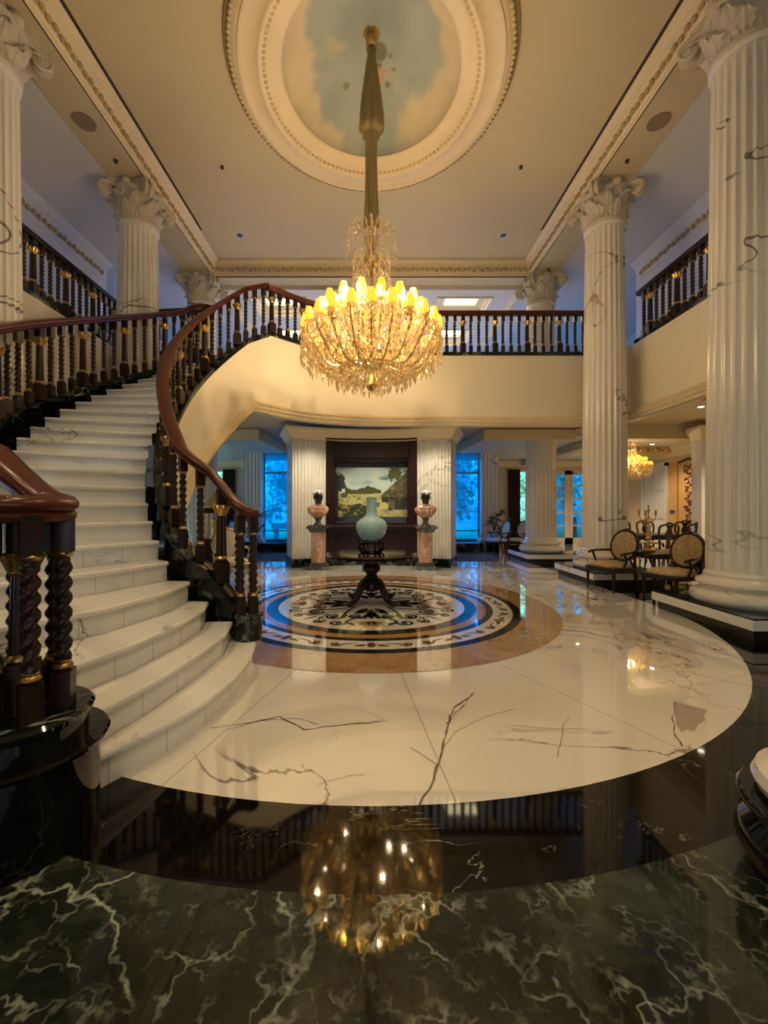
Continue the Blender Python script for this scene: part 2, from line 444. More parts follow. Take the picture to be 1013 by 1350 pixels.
mb = MB(); pq = [(889,924),(905,929),(933,936),(928,944),(931,950),(921,955),(916,965),(906,962),(899,966),(892,956),(890,940)]
mb.add([(*fp(*q), .0011) for q in pq], [tuple(range(len(pq)))]); vp_ = mb.build('grey_marble_patch', plain('warm grey marble patch', (.40,.34,.28), .06, var=.15, vs=10), None, smooth=False); vp_.parent = fl

# ------------------------------------------------------------------ round inlaid medallion
med = thing('floor_medallion', 'large round inlaid marble medallion set in the white floor under the pedestal table', 'floor inlay', (0, CY, 0))
def ring(name, r0, r1, z, mt):
    b = MB(); n = 128
    vs = [(r1*math.cos(2*pi*i/n), r1*math.sin(2*pi*i/n), z) for i in range(n)]
    if r0 > 0:
        vs += [(r0*math.cos(2*pi*i/n), r0*math.sin(2*pi*i/n), z) for i in range(n)]
        b.add(vs, [(i, (i+1) % n, n+(i+1) % n, n+i) for i in range(n)])
    else: b.add(vs, [tuple(range(n))])
    return b.build(name, mt, med, smooth=False)
zz = .003
ring('tan_border', 2.09, 2.566, zz, M['tan']); ring('outer_dark_ring', 1.975, 2.09, zz, M['inlay_dark'])
ring('scroll_band', 1.72, 1.975, zz, M['inlay_white']); ring('thin_dark_ring', 1.63, 1.72, zz, M['inlay_dark'])
ring('ochre_ring', 1.50, 1.63, zz, M['inlay_gold']); ring('inner_dark_ring', 1.34, 1.50, zz, M['inlay_dark'])
ring('white_field', 0, 1.34, zz, M['inlay_white'])
dk, gd, br = MB(), MB(), MB()
def T(a, x, y): return (x*math.cos(a)-y*math.sin(a), x*math.sin(a)+y*math.cos(a))
def scroll(b, a, x, y, r, a0, turns, hand, w, tail=None):
    w *= 1.45
    pts = []; ws = []; n = 26
    if tail:
        for i in range(9):
            t = i/9; e = (x+r*math.cos(a0), y+r*math.sin(a0)); mid = tail[1]
            q = ((1-t)**2*tail[0][0]+2*t*(1-t)*mid[0]+t*t*e[0], (1-t)**2*tail[0][1]+2*t*(1-t)*mid[1]+t*t*e[1])
            pts.append(q); ws.append(w*(.35+.65*t))
    for i in range(n+1):
        t = i/n; rr = r*(1-.78*t); an = a0+hand*turns*2*pi*t
        pts.append((x+rr*math.cos(an), y+rr*math.sin(an))); ws.append(w*(1-.45*t))
    b.strip([T(a, *p) for p in pts], ws, zz+.0015)
    e = pts[-1]; blob(b, a, e[0], e[1], w*.9, w*.9)
def blob(b, a, x, y, rx, ry, rot=0):
    n = 14; vs = []
    for i in range(n):
        t = 2*pi*i/n; px, py = rx*math.cos(t), ry*math.sin(t)
        vs.append((*T(a, x+px*math.cos(rot)-py*math.sin(rot), y+px*math.sin(rot)+py*math.cos(rot)), zz+.002))
    b.add(vs, [tuple(range(n))])
def petal(b, a, x, y, L, wd, rot):
    n = 9; top = []; bot = []
    for i in range(n+1):
        t = i/n; h = wd*math.sin(pi*t**.8)*(1-.25*t)
        for lst, sg in ((top, 1), (bot, -1)):
            px, py = L*t, sg*h
            lst.append((*T(a, x+px*math.cos(rot)-py*math.sin(rot), y+px*math.sin(rot)+py*math.cos(rot)), zz+.002))
    b.add(top+bot[::-1], [tuple(range(len(top)+len(bot)))])
for k in range(8):
    a = -pi/2+k*pi/4
    if k % 2 == 0:
        blob(gd, a, 1.10, 0, .09, .05)
        for j, an in enumerate((-1.15, -.75, -.38, .38, .75, 1.15)): petal(gd, a, .96, 0, .30-.03*abs(an), .030, an)
        for s in (1, -1):
            petal(dk, a, .55, 0, .34, .035, s*.30); petal(dk, a, .42, 0, .3, .05, s*.9)
            scroll(dk, a, .72, s*.20, .11, -s*1.2, 1.3, s, .034, ((.35,0),(.5,s*.02)))
            scroll(dk, a, 1.02, s*.42, .12, -s*2.0, 1.2, s, .032, ((.74,s*.10),(.82,s*.25)))
        petal(dk, a, .45, 0, .42, .07, 0)
        for s in (1,-1): petal(dk, a, .30, s*.05, .34, .06, s*.55); petal(dk, a, .62, s*.34, .22, .045, s*.2); petal(dk, a, 1.0, s*.30, .2, .04, -s*.6)
    else:
        for s in (1, -1):
            scroll(dk, a, .86, s*.16, .13, s*2.6, 1.3, -s, .036, ((.30,0),(.5,s*.03)))
            scroll(dk, a, 1.14, s*.20, .085, s*2.8, 1.1, -s, .028, ((.80,0),(.98,s*.02)))
            petal(dk, a, .95, s*.06, .17, .03, s*.5)
        petal(dk, a, 1.0, 0, .24, .03, 0)
for k in range(12):
    a = -pi/2+k*pi/6
    blob(br, a, 1.845, 0, .075, .045); petal(br, a, 1.845, .05, .15, .03, 1.35); petal(br, a, 1.845, -.05, .15, .03, -1.35)
    for s in (1, -1):
        scroll(br, a+s*.20, 1.85, 0, .065, -s*1.57 if s > 0 else 1.57, 1.15, 1 if s > 0 else -1, .022, ((1.80,-s*.22),(1.80,-s*.12)))
dk.build('dark_scrollwork', M['inlay_dark'], med, smooth=False); gd.build('ochre_palmettes', M['inlay_gold'], med, smooth=False)
br.build('brown_scroll_border', M['inlay_brown'], med, smooth=False)

# ------------------------------------------------------------------ columns
ZP = .245
def shaft_mesh(z0, z1, r0, r1, nm):
    b = MB(); nf = 24; L = z1-z0
    prof = [(r0*1.06, 0), (r0*1.06, .03), (r0*1.0, .07)]
    for i in range(13):
        t = i/12; prof.append((lerp(r0, r1, t**1.4), .10+(L-.2)*t))
    prof += [(r1*1.0, L-.07), (r1*1.07, L-.05), (r1*1.09, L-.02), (r1*1.05, L)]
    def fn(r, z, a):
        e = min(z-.10, L-.10-z)
        if e < -1e-6: return r
        k = min(1, max(0, e/.12)) if e > 0 else 0
        ph = (a*nf/(2*pi)) % 1
        d = 0 if ph < .18 else math.sin(pi*(ph-.18)/.82)**.7
        return r*(1-.075*d*k)
    prof.insert(4, (lerp(r0,r1,.01), .22)); prof.insert(-5, (r1*1.0, L-.22))
    b.lathe(prof, 24*7, (0,0,z0), fn)
    return b.mesh(nm, M['column'], ang=30)
def base_mesh(r, z):
    b = MB()
    b.lathe([(r*1.32,0),(r*1.40,.03),(r*1.42,.075),(r*1.38,.12),(r*1.26,.145),(r*1.20,.15),(r*1.13,.18),(r*1.14,.205),(r*1.22,.21),(r*1.26,.235),(r*1.24,.265),(r*1.15,.285),(r*1.1,.29),(r*1.06,.32)], 64, (0,0,z))
    return b.mesh('base', M['column'])
def leaf_mesh(w, h, out):
    b = MB(); vs = []; fs = []; n = 9; mI = 6
    for i in range(n+1):
        t = i/n
        wd = w*(.55+.45*math.sin(pi*min(1,t*1.15)))*(1 if t < .75 else 1-.65*(t-.75)/.25)
        wd *= 1+.16*math.sin(t*pi*7)
        z = h*(t if t < .8 else .8+.12*math.sin((t-.8)/.2*pi/2*1.3) - .9*max(0, t-.92))
        y = out*(.12*t + (t**3.2)*.95)
        for j in range(mI+1):
            u = j/mI*2-1
            vs.append((u*wd/2, -(y + .025*(1-u*u) + .012*math.cos(u*pi*3)), z))
    for i in range(n):
        for j in range(mI):
            k = i*(mI+1)+j; fs.append((k, k+1, k+mI+2, k+mI+1))
    b.add(vs, fs)
    m2 = [(x, y+.018, z) for x, y, z in vs]; b.add(m2, [f[::-1] for f in fs])
    return b.mesh('leaf', M['cap'], ang=60)
def volute_mesh(r):
    b = MB(); P = []; rad = []
    P.append((0, .17, r*1.0)); rad.append(.030)
    P.append((0, .03, r*1.15)); rad.append(.034)
    for i in range(40):
        t = i/39; a = pi*.55-2*pi*2.0*t; rr = r*(1-.80*t)
        P.append((0, -.10+rr*math.cos(a)*-1, rr*math.sin(a))); rad.append(.036*(1-.35*t))
    for dx in (-.045, .045):
        b.tube([(x+dx, y, z) for x, y, z in P], rad, 6)
    b.ell((0,-.10,0), (.075, r*.8, r*.8), 14, 8)
    b.ell((0,-.10,0), (.095, r*.22, r*.22), 10, 6)
    return b.mesh('volute', M['cap'])
def capital_bell(r):
    b = MB()
    b.lathe([(r*1.04,0),(r*1.10,.02),(r*1.10,.05),(r*1.0,.07),(r*1.0,.25),(r*1.06,.42),(r*1.22,.56),(r*1.28,.62)], 32)
    # abacus with hollow sides
    n = 8; pts = []; c = r*1.62
    for k in range(4):
        a0 = pi/4+k*pi/2; a1 = a0+pi/2
        p0 = (c*math.cos(a0+.10), c*math.sin(a0+.10)); p1 = (c*math.cos(a1-.10), c*math.sin(a1-.10))
        am = (a0+a1)/2
        for i in range(n+1):
            t = i/n; x, y = lerp(p0[0],p1[0],t), lerp(p0[1],p1[1],t); h = -.085*math.sin(pi*t)
            pts.append((x+h*math.cos(am), y+h*math.sin(am)))
    b.prism([(x*.95,y*.95) for x,y in pts], .62, .68); b.prism(pts, .68, .75)
    for k in range(4):
        am = k*pi/2; b.ell((r*1.17*math.cos(am), r*1.17*math.sin(am), .66), (.09,.09,.08), 10, 6)
        # helices under the abacus
        for s in (1,-1):
            P = []
            for i in range(16):
                t = i/15; aa = am+s*(.34-.24*t); zz_ = .40+.17*t
                P.append((r*(1.12+.06*t)*math.cos(aa), r*(1.12+.06*t)*math.sin(aa), zz_))
            b.tube(P, .022, 6)
    return b.mesh('capital', M['cap'])
RB, RT = .405, .345
SH = shaft_mesh(ZP+.32, ZB-.75, RB, RT, 'shaft'); BS = base_mesh(RB, ZP); CAPM = capital_bell(RT)
LF1 = leaf_mesh(.25, .27, .13); LF2 = leaf_mesh(.27, .45, .17); VOL = volute_mesh(.125)
def plinth(root, w, x0, x1, y0, y1):
    b = MB(); b.box(x0+.06, x1-.06, y0+.06, y1-.06, 0, .115); b.build('plinth_foot', M['grey_step'], root, smooth=False)
    b = MB(); b.box(x0, x1, y0, y1, .115, .225); b.build('plinth_slab', M['step'], root, smooth=False, bevel=.006)
    b = MB(); b.box(x0+.01, x1-.01, y0+.01, y1-.01, .225, ZP); b.build('plinth_top', M['green'], root, smooth=False)
M['grey_step'] = plain('dark grey marble step', (.035,.033,.028), .12, var=.4, vs=3)
names = {(-1,0): 'fluted marble column at the left edge of the picture, nearest of the left row',
         (-1,1): 'fluted marble column behind the outer stair handrail, middle of the left row',
         (-1,2): 'farthest column of the left row, its carved capital just above the landing rail',
         (1,0): 'big fluted marble column at the right edge standing beside the patterned armchairs',
         (1,1): 'fluted marble column at the right end of the balcony, middle of the right row',
         (1,2): 'farthest column of the right row, standing behind the balcony rail'}
for s in (-1, 1):
    for k, d in enumerate(CD):
        xc, yc = (-4.92, 5.20) if (s, k) == (-1, 0) else (s*XC, d)
        c = thing('column', names[(s,k)], 'column', (xc, yc, 0), 0, 'fluted marble columns of the hall')
        if s > 0: plinth(c, 1, -.65, .75, -.78, .78)
        else: plinth(c, 1, -.75, .65 if k else .42, -.78, .78)
        inst(BS, 'base', c); inst(SH, 'shaft', c)
        cp = inst(CAPM, 'capital', c, (0,0,ZB-.75))
        for i in range(8):
            a = i*pi/4
            inst(LF1, 'leaf', cp, (RT*1.0*math.sin(a), -RT*1.0*math.cos(a), .05), a)
            a += pi/8
            inst(LF2, 'leaf', cp, (RT*.98*math.sin(a), -RT*.98*math.cos(a), .06), a)
        for i in range(4):
            a = pi/4+i*pi/2
            inst(VOL, 'volute', cp, (RT*1.34*math.sin(a), -RT*1.34*math.cos(a), .53), a)

# ------------------------------------------------------------------ hall ceiling, ring moulding and painted dome
DC = (0, 6.35)
mb = MB(); x0, x1, y0, y1 = -4.34, 4.34, -5.0, 11.15
angs = sorted([2*pi*i/96+.003 for i in range(96)]+[math.atan2(yy-DC[1], xx-DC[0]) % (2*pi) for xx in (x0,x1) for yy in (y0,y1)]); n = len(angs)
vs = []
for a in angs:
    c, s_ = math.cos(a), math.sin(a)
    t = min((x1 if c > 0 else -x0)/max(1e-6, abs(c)), ((y1-DC[1]) if s_ > 0 else (DC[1]-y0))/max(1e-6, abs(s_)))
    vs.append((DC[0]+2.05*c, DC[1]+2.05*s_, ZC)); vs.append((DC[0]+t*c, DC[1]+t*s_, ZC))
corners = {}
mb.add(vs, [(2*i, 2*i+1, (2*i+3) % (2*n), (2*i+2) % (2*n)) for i in range(n)][:])
ceil = struct(mb.build('ceiling', M['ceil'], smooth=False))
# corner fill above the fan of triangles
mb = MB()
PR = [(2.15,ZC),(2.13,7.99),(2.10,7.96),(2.08,7.95),(2.05,7.92),(2.00,7.91),(1.99,7.89),(1.95,7.885),(1.93,7.90),(1.74,7.905),(1.72,7.885),(1.69,7.875),(1.66,7.89),(1.64,7.92),(1.60,7.935),(1.56,7.93),(1.53,7.945),(1.49,7.95),(1.46,7.975),(1.41,7.985),(1.38,8.0),(1.36,8.03)]
mb.lathe(PR, 144, (*DC, 0), caps=False)
tr = struct(mb.build('trim_1', M['mould'], ang=50))
b = MB()
for i in range(120):   # dentil beads of the ring
    a = 2*pi*i/120
    b.ell((DC[0]+1.62*math.cos(a), DC[1]+1.62*math.sin(a), 7.925), (.030,.030,.020), 8, 5)
for i in range(160):
    a = 2*pi*i/160
    b.ell((DC[0]+2.10*math.cos(a), DC[1]+2.10*math.sin(a), 7.955), (.030,.030,.022), 8, 5)
M['bead'] = plain('bead relief', (.62,.48,.27), .5, var=.1); o = b.build('bead_relief', M['bead'], tr)
b = MB(); b.lathe([(2.16,ZC+.0),(2.165,8.01),(2.135,7.985),(2.13,7.96)], 144, (*DC,0), caps=False); b.build('outer_relief', M['mould_dark'], tr)
# painted sky: a shallow dome with clouds, a small figure among leaves
def dome_z(r): return 8.0+.60*(1-(r/1.38)**2)**.5 if r < 1.38 else 8.0
def sky_col(x, y):
    r = math.hypot(x, y)/1.38; a = math.atan2(y, x)
    n1 = fbm(x*1.6+5, y*1.6+9, 5); n2 = fbm(x*3+2, y*3+7, 4); y = .12-y
    blue = mixc((.30,.36,.34), (.43,.47,.42), n2)
    cl = sm(.50, .66, n1*.72+.46*sm(.55,1.0,r)*(.35+.65*abs(math.cos(a))) + .02)
    c = mixc(blue, mixc((.62,.50,.30), (.74,.63,.42), n2), cl*.9)
    # figure and drapery
    for (px, py, rx, ry, cc, t) in ((.13,.02,.13,.16,(.17,.17,.08),.9), (.11,-.17,.07,.05,(.16,.07,.03),.9), (.14,-.30,.09,.15,(.52,.30,.20),.9), (.20,-.24,.09,.035,(.50,.31,.2),.9),
                               (.27,-.42,.05,.05,(.15,.15,.07),.8), (.36,-.2,.05,.03,(.15,.15,.07),.8), (-.42,-.42,.06,.06,(.2,.2,.1),.8), (.3,-.02,.03,.04,(.15,.15,.07),.8)):
        d = math.hypot((x-px)/rx, (y-py)/ry) + .5*(n2-.5)
        c = mixc(c, cc, t*sm(1.1, .75, d))
    return c
b = MB(); nr, na = 46, 144; vs = []; cols = []
for j in range(nr+1):
    r = 1.38*j/nr
    for i in range(na):
        a = 2*pi*i/na; x, y = r*math.cos(a), r*math.sin(a)
        vs.append((x, y, dome_z(r)-8.0)); cols.append(sky_col(x, y))
b.add(vs, [(j*na+i, j*na+(i+1) % na, (j+1)*na+(i+1) % na, (j+1)*na+i) for j in range(nr) for i in range(na)])
def painted(name, rough=.6):
    N = NT(name); at = N.n('Attribute', attribute_name='paint'); return N.p(Base_Color=at.outputs['Color'], Roughness=rough)
def setpaint(o, cols):
    at = o.data.color_attributes.new('paint', 'FLOAT_COLOR', 'POINT')
    at.data.foreach_set('color', [q for c in cols for q in (*c, 1)])
dm = b.build('ceiling_fresco', painted('fresco paint', .7), None, ang=80); dm.location = (*DC, 8.0); setpaint(dm, cols)
tag(dm, 'painted sky fresco with clouds and a small figure inside the round ceiling dome', 'ceiling painting')

# ------------------------------------------------------------------ beams and cornices
def relief(b, path, side, z, size, step):
    for (p, q) in zip(path, path[1:]):
        L = math.dist(p, q); n_ = int(L/step)
        for i in range(n_):
            t = (i+.5)/n_; x, y = lerp(p[0],q[0],t), lerp(p[1],q[1],t)
            b.ell((x, y, z+.012*(-1)**i), size, 8, 5)
CP = [(0,0),(0,.03),(.03,.05),(.03,.08),(.06,.10),(.07,.20),(.10,.22),(.14,.24),(.15,.27),(.20,.29),(.24,.33),(.25,.34),(-.06,.34),(-.06,.012)]
for s, nm in ((-1,'left'), (1,'right')):
    b = MB(); b.box(min(s*4.33,s*4.98), max(s*4.33,s*4.98), -5, 11.6, ZB, ZC+.1)
    struct(b.build('trim_2' if s < 0 else 'trim_3', M['ceil'], smooth=False))
    b = MB(); xx = s*4.33
    path = [(xx, -5, ZB), (xx, 11.15, ZB)] if s < 0 else [(xx, 11.15, ZB), (xx, -5, ZB)]
    # sweep puts +u on the right of travel; travel so that right is the hall
    b.sweep(path, CP)
    o = struct(b.build('trim_4' if s < 0 else 'trim_5', M['mould'], smooth=True))
    b = MB(); relief(b, [(s*4.245, -1.5), (s*4.245, 11.0)], s, ZB+.155, (.035,.05,.042), .115); b.build('leaf_relief', M['mould_dark'], o)
    b = MB(); b.box(min(s*4.03,s*4.08), max(s*4.03,s*4.08), -3, 9.76, ZC-.006, ZC+.02)
    tag(b.build('air_slot', M['dark'], smooth=False), 'long dark air slot in the ceiling along the '+nm+' cornice', 'air vent')
    # gallery ceiling, outer wall and its crown
    b = MB(); b.box(min(s*4.98,s*9.6), max(s*4.98,s*9.6), -5, 18.6, 7.72, 7.85); struct(b.build('ceiling', M['wallw'], smooth=False))
    b = MB(); b.box(min(s*6.95,s*7.1), max(s*6.95,s*7.1), -5, 10.6, ZF, 7.72); struct(b.build('wall_'+nm, M['wallw'], smooth=False))
    b = MB(); path = [(s*6.95,-5,7.30),(s*6.95,10.6,7.30)]; path = path if s < 0 else path[::-1]
    b.sweep(path, [(0,0),(.03,.02),(.04,.10),(.10,.16),(.12,.26),(.22,.34),(.26,.42),(0,.42)])
    o = struct(b.build('trim_6' if s < 0 else 'trim_7', M['wallw'])); b = MB(); relief(b, [(s*6.86,1.5),(s*6.86,10.5)], s, 7.44, (.04,.06,.06), .14); b.build('leaf_relief', M['mould_dark'], o)
    b = MB(); b.lathe([(.165,0),(.165,.012),(.15,.016)], 32, (s*4.67, 6.66, ZB-.016))
    tag(b.build('ceiling_speaker', M['grille']), 'round brown speaker grille on the underside of the %s ceiling beam' % nm, 'speaker')
b = MB(); b.box(-4.33, 4.33, 11.15, 11.65, ZB, ZC+.1); struct(b.build('trim_8', M['ceil'], smooth=False))
b = MB(); b.sweep([(-4.33,11.15,ZB),(4.33,11.15,ZB)], CP); o = struct(b.build('trim_9', M['mould']))
b = MB(); relief(b, [(-4.2,11.06),(4.2,11.06)], 1, ZB+.155, (.055,.035,.042), .125); b.build('leaf_relief', M['mould_dark'], o)
b = MB()
for i in range(41):   # wave of the egg moulding
    x = -4.1+i*.205; b.tube([(x-.09,11.05,ZB+.13),(x-.03,11.04,ZB+.17),(x+.03,11.04,ZB+.13),(x+.09,11.05,ZB+.09)], .014, 5)
b.build('wave_relief', M['mould'], o)
# sprinklers and downlights on the hall ceiling
for (x, y, nm) in ((-2.9,7.95,'left half of the hall ceiling, by the ring moulding'), (2.9,7.95,'right half of the hall ceiling, by the ring moulding'),
                   (-4.62,7.4,'left beam in front of the capital'), (4.62,7.4,'right beam in front of the capital'), (4.65,10.75,'right beam above the farthest capital')):
    z = ZB if abs(x) > 4 else ZC
    b = MB(); b.lathe([(.012,-.05),(.03,-.045),(.03,-.03),(.012,-.02),(.035,-.004),(.035,.03)], 12, (x,y,z)); tag(b.build('fire_sprinkler', M['dark']), 'small dark fire sprinkler on the '+nm, 'sprinkler')
def downlight(x, y, z, label, r=.07, lamp=True):
    t = thing('downlight', label, 'ceiling light', (x, y, z), 0, 'recessed ceiling downlights')
    b = MB(); b.lathe([(r*1.25,0),(r*1.25,-.008),(r,-.012),(r*.9,-.004),(r*.9,0)], 20, caps=False); b.build('trim_ring', M['doorwhite'], t)
    b = MB(); b.lathe([(0,-.005),(r*.85,-.005)], 20, caps=False); b.build('lamp', M['spotlamp'] if lamp else M['grey_step'], t)
    return t
downlight(-3.2, 9.95, ZC, 'small unlit downlight on the left of the hall ceiling near the back cornice', .09, False)
downlight(3.2, 9.95, ZC, 'small unlit downlight on the right of the hall ceiling near the back cornice', .09, False)
downlight(5.7, 9.3, 7.72, 'small downlight on the gallery ceiling just right of the middle right column', .09, False)
downlight(-5.7, 9.3, 7.72, 'small downlight on the gallery ceiling just left of the middle left column', .09, False)
# ------------------------------------------------------------------ staircase
RISE = ZF/26
def phi_in(k): return 15.5+4.2*(13-k)
def phi_out(k): return 17.0+4.55*(13-k)
def rin(ph): return 2.75-.27*sm(45, 61, ph)
def zn_in(ph): return RISE*max(0, min(26, 13+(15.5-ph)/4.2))
def zn_out(ph): return RISE*max(0, min(26, 13+(17.0-ph)/4.55))
TIN = [(-43, 4.81), (-40, 4.73), (-36, 4.62)]+[(p, zn_in(p)+.07) for p in range(-32, 45, 4)]+[(47, 1.05), (53.5, .825), (58.5, .53), (61.5, .45), (66, .42)]
TOUT = [(-40, 4.80), (-34, 4.62)]+[(p, zn_out(p)+.10) for p in range(-30, 50, 4)]+[(52, 1.02), (60, .80), (67, .62), (72, .55)]
zc_in = lambda p: interp(TIN, p)
zc_out = lambda p: interp(TOUT, p)
front = {1: [(-1.40,1.98),(-1.18,2.36),(-1.08,2.62),(-1.02,2.98),(-1.02,3.37),(-1.08,3.72),(-1.18,3.98),(-1.36,4.12)],
         2: [(-1.46,1.98),(-1.33,2.5),(-1.26,3.0),(-1.24,3.4),(-1.31,3.78)],
         3: [(-1.72,2.08),(-1.54,2.6),(-1.46,3.1),(-1.46,3.5),(-1.53,3.77)],
         4: [(-2.17,2.32),(-1.84,2.8),(-1.70,3.3),(-1.71,3.81)]}
for k in range(5, 28):
    a, b_ = pol(4.2, phi_out(k)), pol(2.93, phi_in(k))
    bow = .05 if k == 5 else .02 if k == 6 else 0
    mx, my = lerp(a[0],b_[0],.5), lerp(a[1],b_[1],.5)
    front[k] = [a, (mx+bow, my-bow*.3), b_]
st = thing('staircase', 'sweeping curved white marble staircase with black step ends rising to the balcony', 'staircase', (-2.6, 4.0, 0))
for k in range(1, 27):
    zt = RISE*k; f = front[k]; g = front[k+1]
    # nosing: push the front edge forward
    ff = []
    for i, p in enumerate(f):
        a = f[max(0,i-1)]; b_ = f[min(len(f)-1,i+1)]; dx, dy = b_[0]-a[0], b_[1]-a[1]; l = math.hypot(dx,dy)
        ff.append((p[0]+dy/l*.030, p[1]-dx/l*.030))
    b = MB(); b.prism(ff+g[::-1], zt-.042, zt); b.build('tread', M['step'], st, world=True, bevel=.014, ang=30)
    b = MB(); b.prism(f+g[::-1], zt-RISE-.01, zt-.04); b.build('riser', M['riser' if k < 7 else 'step'], st, world=True, smooth=False)
for k in range(3, 27):
    i0, i1 = front[k][-1], front[k+1][-1]
    an = lambda p: math.degrees(math.atan2(CY-p[1], -p[0]))
    c0, c1 = pol(rin(an(i0))+.06, an(i0)), pol(rin(an(i1))+.06, an(i1))
    b = MB(); b.prism([i0, c0, c1, i1], RISE*(k-1)-.15, RISE*k+.002); b.build('black_step_end', M['black'], st, world=True, smooth=False)
for k in range(5, 27):
    o0, o1 = front[k][0], front[k+1][0]
    c0, c1 = pol(4.45, phi_out(k)), pol(4.45, phi_out(k+1))
    b = MB(); b.prism([o0, c0, c1, o1], RISE*(k-1)-.15, RISE*k+.002); b.build('black_step_end', M['black'], st, world=True, smooth=False)
# curbs of green marble that carry the balusters
CURB = [(-.085,-.32),(.085,-.32),(.085,-.035),(.10,-.03),(.10,-.008),(.085,0),(-.085,0),(-.10,-.008),(-.10,-.03),(-.085,-.035)]
ph = [61-1.5*i for i in range(70)]; ph = [p for p in ph if p >= -43]
inpath = [(*pol(rin(p), p), zc_in(p)) for p in ph]
ICURB = [(-.085,-.32),(-.02,-.32),(-.02,-.10),(.095,-.10),(.095,-.035),(.105,-.03),(.105,-.008),(.085,0),(-.085,0),(-.10,-.008),(-.10,-.03),(-.085,-.035)]
b = MB(); b.sweep(inpath, ICURB); b.build('inner_curb', M['green'], st, world=True)
pho = [67-1.5*i for i in range(73)]; pho = [p for p in pho if p >= -38]
outpath = [(*pol(4.5, p), zc_out(p)) for p in pho]
b = MB(); b.sweep(outpath, CURB); b.build('outer_curb', M['green'], st, world=True)
# rounded green end block of the inner curb on the first step
e = pol(rin(61.5), 62); b = MB()
b.lathe([(.13,0),(.13,.20),(.145,.215),(.145,.245),(.13,.255)], 28, (e[0], e[1], RISE)); b.build('curb_end', M['green'], st, world=True)
# soffit, inner face and outer wall of the flight
zs = lambda p: max(0.0, min(3.2, zn_in(p)-1.40+.05))
# balcony edge in plan, continuing the inner face
EDGE = [pol(2.67,-43), (-1.42,8.36), (-.95,8.60), (-.45,8.79), (.2,8.9), (4.95,8.9)]
def smooth_path(pts, n=6):      # Catmull-Rom
    out = []
    for i in range(len(pts)-1):
        p0, p1, p2, p3 = pts[max(0,i-1)], pts[i], pts[i+1], pts[min(len(pts)-1,i+2)]
        for j in range(n):
            t = j/n
            out.append(tuple(.5*((2*p1[c])+(p2[c]-p0[c])*t+(2*p0[c]-5*p1[c]+4*p2[c]-p3[c])*t*t+(3*p1[c]-p0[c]-3*p2[c]+p3[c])*t**3) for c in range(len(p1))))
    out.append(tuple(pts[-1])); return out
edge = [pol(2.662,-41.5)]+smooth_path(EDGE[:5], 6)[1:]+[(4.95,8.9),(5.3,8.35)]
# front face with different top and bottom heights
def face(name, pts, parent, mt, th=.12):
    b = MB(); n = len(pts); vs = []
    for i, (x, y, zt, zb) in enumerate(pts):
        a = pts[max(0,i-1)]; c = pts[min(n-1,i+1)]; dx, dy = c[0]-a[0], c[1]-a[1]; l = math.hypot(dx,dy); nx, ny = dy/l, -dx/l
        vs += [(x,y,zt),(x,y,zb),(x-nx*th,y-ny*th,zt),(x-nx*th,y-ny*th,zb)]
    fs = []
    for i in range(n-1):
        q, r = 4*i, 4*i+4
        fs += [(q,q+1,r+1,r),(q+2,r+2,r+3,q+3),(q,r,r+2,q+2),(q+1,q+3,r+3,r+1)]
    fs += [(0,2,3,1),(4*n-4,4*n-3,4*n-1,4*n-2)]
    b.add(vs, fs); return b.build(name, mt, parent, world=parent is not None, ang=40)
fpts = [(*pol(rin(p)-.08, p), zc_in(p)-.06, zs(p)) for p in ph]
face('inner_face', fpts[:-1]+[(x, y, ZF, 3.2) for x, y in edge[1:16]], st, M['cream'])
opts = [(*pol(4.56, p), zc_out(p)-.10, max(0, min(3.2, zn_out(p)-1.4))) for p in pho]
face('outer_face', opts, st, M['cream'], th=-.10)
b = MB(); vs = []; m_ = 0
for p in range(44, -44, -2):
    a, c = pol(2.62, p), pol(4.6, p); vs += [(*a, zs(p)+.01), (*c, max(0,min(3.2,zn_out(p)-1.4))+.01)]; m_ += 1
b.add(vs, [(2*i, 2*i+1, 2*i+3, 2*i+2) for i in range(m_-1)]); b.build('soffit', M['ceil'], st, world=True)
MOUL = [(-.03,0),(.03,0),(.045,.02),(.05,.05),(.085,.075),(.09,.10),(.075,.12),(.10,.135),(.11,.16),(.07,.18),(.03,.21),(-.03,.21)]
mp = [(*pol(rin(p)-.08, p), zs(p)) for p in ph if zs(p) > .25]
b = MB(); b.sweep(mp, MOUL); b.build('edge_moulding', M['mould'], st, world=True)

